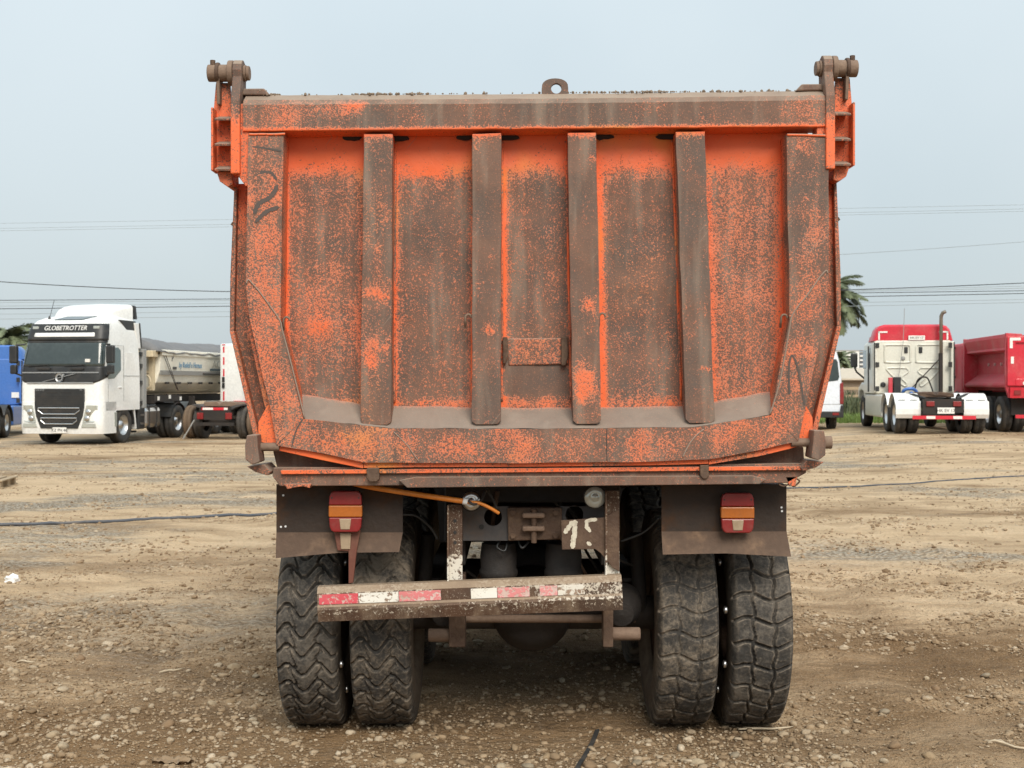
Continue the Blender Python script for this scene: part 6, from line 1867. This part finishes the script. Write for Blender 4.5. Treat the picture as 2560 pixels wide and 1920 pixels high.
# low roofed shed and fence across the road
lb = empty('low_shed', (24, 98, 0.3), 0, 'long low tan shed with pale roof beyond the fence', 'building')
bm = bmesh.new(); box(bm, -12, 14, 0, 6, 0, 1.75); fin('wall', bm, WALLB, lb)
bm = bmesh.new(); prism(bm, [(-0.5, 1.7), (6.5, 2.6), (6.5, 2.7), (-0.5, 1.82)], 'x', -12.5, 14.5); fin('roof', bm, ROOFC, lb)
fc = empty('rail_fence', (17, 66, 0.3), 0, 'weathered wooden rail fence behind the white van', 'fence')
for k in range(12):
    bm = bmesh.new(); x = -4 + k * 1.9; box(bm, x - 0.06, x + 0.06, 0, 0.12, 0, 1.35); fin('post', bm, WOOD, fc, bevel=0.01)
for z in (0.35, 0.7, 1.1):
    for k in range(11):
        bm = bmesh.new(); x = -4 + k * 1.9; box(bm, x + 0.01, x + 1.89, -0.045, -0.003, z, z + 0.14); fin('rail', bm, WOOD, fc, bevel=0.006)

def tuft(name, n, area, h0, h1, mat, w, label, cat, kind='stuff', lean=0.35):
    V, F = [], []
    for i in range(n):
        x, y = random.uniform(area[0], area[1]), random.uniform(area[2], area[3])
        z = gh(x, y) - 0.01
        h = random.uniform(h0, h1) * (0.5 + 0.9 * max(0, 0.5 + noise.noise((x * 0.8, y * 0.5, 2))))
        a = random.uniform(0, 6.28)
        d = Vector((math.cos(a), math.sin(a), 0)); l = Vector((random.uniform(-1, 1), random.uniform(-1, 1), 0)) * lean * h
        b = len(V)
        p = Vector((x, y, z))
        V += [p - d * w, p + d * w, p + l * 0.4 + d * w * 0.7 + Vector((0, 0, h * 0.6)), p + l * 0.4 - d * w * 0.7 + Vector((0, 0, h * 0.6)), p + l + Vector((0, 0, h))]
        F += [(b, b + 1, b + 2, b + 3), (b + 3, b + 2, b + 4)]
    me = bpy.data.meshes.new(name)
    me.from_pydata([tuple(v) for v in V], [], F); me.materials.append(mat)
    o = bpy.data.objects.new(name, me); COL.objects.link(o)
    tag(o, label, cat, kind=kind)
tuft('grass', 9000, (9, 24, 45, 51), 0.12, 0.35, GRASS, 0.025, 'strip of bright green grass along the far edge of the yard', 'grass')
tuft('weeds', 7000, (10.5, 26, 53, 56), 0.4, 0.95, BUSH, 0.04, 'tall olive weeds growing below the rail fence', 'weeds')
tuft('weeds', 5000, (13, 40, 67, 72), 0.5, 1.1, BUSH, 0.05, 'dark scrub growing behind the rail fence', 'scrub')

# overhead wires: (x,y,z) of both ends, sag, radius
def wire(p, q, sag, r, mat, label):
    bm = bmesh.new()
    n = 40
    p, q = Vector(p), Vector(q)
    tube(bm, [p.lerp(q, k / n) - Vector((0, 0, sag * 4 * (k / n) * (1 - k / n))) for k in range(n + 1)], r, 5)
    o = fin('power_line', bm, mat, None, smooth=True)
    tag(o, label, 'power line', 'overhead power lines')
def wp(px, py, D): return ((px - 1280) * D / 3150, D, 1.7 + (960 - py) * D / 3150)  # image pixel at distance D from the camera -> world position
WIRES = [((-300, 563, 82), (2900, 505, 71), .05, .011, WIREG, 'thin grey wire, topmost of the three highest overhead lines'),
         ((-300, 576, 82), (2900, 515, 71), .05, .011, WIREG, 'thin grey wire, middle of the three highest overhead lines'),
         ((-300, 582, 82), (2900, 521, 71), .05, .011, WIREG, 'thin grey wire, lowest of the three highest overhead lines'),
         ((1300, 665, 75), (2900, 575, 60), .35, .012, WIREG, 'single thin wire rising to the right, midway between the upper and lower lines'),
         ((-300, 680, 62), (1500, 705, 66), .75, .022, WIRE, 'thick twisted black cable on the left, topmost of the lower lines'),
         ((-300, 752, 72), (2900, 722, 70), .1, .02, WIRE, 'dark overhead wire just below the twisted cable on the left'),
         ((-300, 758, 74), (2900, 713, 68), .15, .014, WIREG, 'pale overhead wire crossing just under the dark one'),
         ((-300, 775, 72), (2900, 727, 70), .1, .022, WIRE, 'thick dark overhead wire passing behind the white tractor roof'),
         ((-300, 768, 76), (2900, 705, 66), .2, .013, WIREG, 'pale wire above the thick dark wire over the white tractor'),
         ((-300, 788, 75), (2900, 742, 68), .1, .013, WIREG, 'pale wire just above the lowest line over the red roof'),
         ((-300, 800, 75), (2900, 748, 66), .15, .014, WIREG, 'lowest pale overhead wire above the red roof on the right'),
         ((1200, 735, 74), (2900, 690, 60), .3, .022, WIRE, 'thick twisted black cable on the right rising towards the edge')]
for a, b, sag, r, m, lab in WIRES: wire(wp(*a), wp(*b), sag, r, m, lab)

# ================================================================== SMALL THINGS ON THE GROUND
pts = [(-8.5, 14.4), (-6.1, 15.0), (-4.5, 15.9), (-3.1, 16.5), (0.5, 18.6), (3.5, 20.2), (6.07, 21.0), (7.6, 21.8), (9.1, 22.3), (12.5, 22.8)]
P = smooth_path([(x, y, 0) for x, y in pts], 14)
bm = bmesh.new(); tube(bm, [(p.x, p.y, gz(p.x, p.y) + 0.010 - 0.006 * ss(2, 6, p.x)) for p in P], [0.021 - 0.007 * ss(-5, 4, p.x) for p in P], 8)
tag(fin('hose', bm, HOSEB, None, smooth=True), 'long dark hose lying across the yard behind the truck', 'hose')

pal = empty('pallet', (-8.95, 20.9, gz(-8.95, 20.9)), R(8), 'wooden pallet lying on the dirt at the left edge', 'pallet')
for y in (-0.45, 0, 0.45):
    for x in (-0.5, 0, 0.5):
        bm = bmesh.new(); box(bm, x - 0.07, x + 0.07, y - 0.05, y + 0.05, 0.022, 0.115); fin('block', bm, WOOD, pal, bevel=0.004)
    bm = bmesh.new(); box(bm, -0.6, 0.6, y - 0.05, y + 0.05, 0, 0.021); fin('plank', bm, WOOD, pal, bevel=0.003)
for k in range(7):
    x = -0.55 + k * 0.183
    bm = bmesh.new(); box(bm, x - 0.055, x + 0.055, -0.52, 0.52, 0.116, 0.138); fin('plank', bm, WOOD, pal, bevel=0.003)

def crumple(name, loc, sc, mat, label, cat, seed, sub=3, amp=0.5):
    bm = bmesh.new(); bmesh.ops.create_icosphere(bm, subdivisions=sub, radius=1)
    for v in bm.verts:
        n_ = noise.noise(v.co * 1.7 + Vector((seed, 0, 0))) + 0.6 * noise.noise(v.co * 4.1 + Vector((0, seed, 0)))
        v.co *= 1 + amp * n_
        v.co = Vector((v.co.x * sc[0], v.co.y * sc[1], max(v.co.z * sc[2], -0.3 * sc[2])))
    o = fin(name, bm, mat, None)
    o.location = (loc[0], loc[1], gz(*loc) + 0.25 * sc[2]); tag(o, label, cat)
crumple('plastic_bag', (-4.33, 10.9), (0.07, 0.05, 0.05), PLASTICW, 'crumpled scrap of white plastic on the dirt at left', 'litter', 3)
LEAFD = simple('dry_brown_leaf', (0.25, 0.17, 0.1), 0.8, 0, 0.6, (0.36, 0.27, 0.18), 12)
bm = bmesh.new()
rows = []
for j in range(9):
    row = []
    for i in range(17):
        u, v = i / 16 * 2 - 1, j / 8 * 2 - 1
        w = math.sqrt(max(0.05, 1 - u * u * 0.9))
        row.append(bm.verts.new((u * 0.12, v * 0.05 * w, 0.012 + 0.02 * (v * v) + 0.05 * noise.noise((u * 3, v * 2, 1)) + 0.045 * noise.noise((u * 6, v * 4, 4)))))
    rows.append(row)
for j in range(8):
    for i in range(16): bm.faces.new((rows[j][i], rows[j][i + 1], rows[j + 1][i + 1], rows[j + 1][i]))
o = fin('dry_leaf', bm, LEAFD, None, smooth=True, solid=0.003); o.scale = (0.8, 0.8, 0.45); o.location = (-1.52, 5.66, gz(-1.52, 5.66)); tag(o, 'curled dry brown leaf at the bottom edge, left of the truck', 'leaf')
bm = bmesh.new()
pp = smooth_path([(0.418, 6.17, 0), (0.38, 5.95, 0), (0.335, 5.75, 0), (0.29, 5.55, 0), (0.27, 5.35, 0)], 6)
VV = []
for p in pp:
    z = gz(p.x, p.y)
    VV.append([(p.x - 0.011, p.y, z - 0.002), (p.x + 0.011, p.y + 0.008, z + 0.002), (p.x + 0.011, p.y + 0.008, z + 0.012), (p.x - 0.011, p.y, z + 0.009)])
loft_rings(bm, VV)
tag(fin('rubber_strap', bm, DUSTYRUB, None), 'dark rubber strap on the ground at bottom centre', 'strap')
for (x, y, L, a, lab) in ((1.25, 6.2, 0.28, 8, 'pale thin stick lying just behind the right tyres'), (-2.0, 7.4, 0.14, 20, 'short pale wood splinter on the stones at left'), (-2.95, 7.65, 0.13, -15, 'flat pale wood chip on the stones near the left edge'), (2.35, 5.95, 0.2, -25, 'bent twig on the dirt at lower right')):
    bm = bmesh.new()
    pp = [(math.cos(R(a)) * L * (k / 5 - .5), math.sin(R(a)) * L * (k / 5 - .5) + 0.012 * math.sin(k * 1.4), 0.0) for k in range(6)]
    tube(bm, [(x + p[0], y + p[1], gz(x + p[0], y + p[1]) + 0.008) for p in pp], [0.004, 0.0065, 0.006, 0.0055, 0.005, 0.002], 6)
    tag(fin('stick', bm, simple('bleached_wood', (0.5, 0.41, 0.29), 0.85, 0, 0.3), None, smooth=True), lab, 'stick')
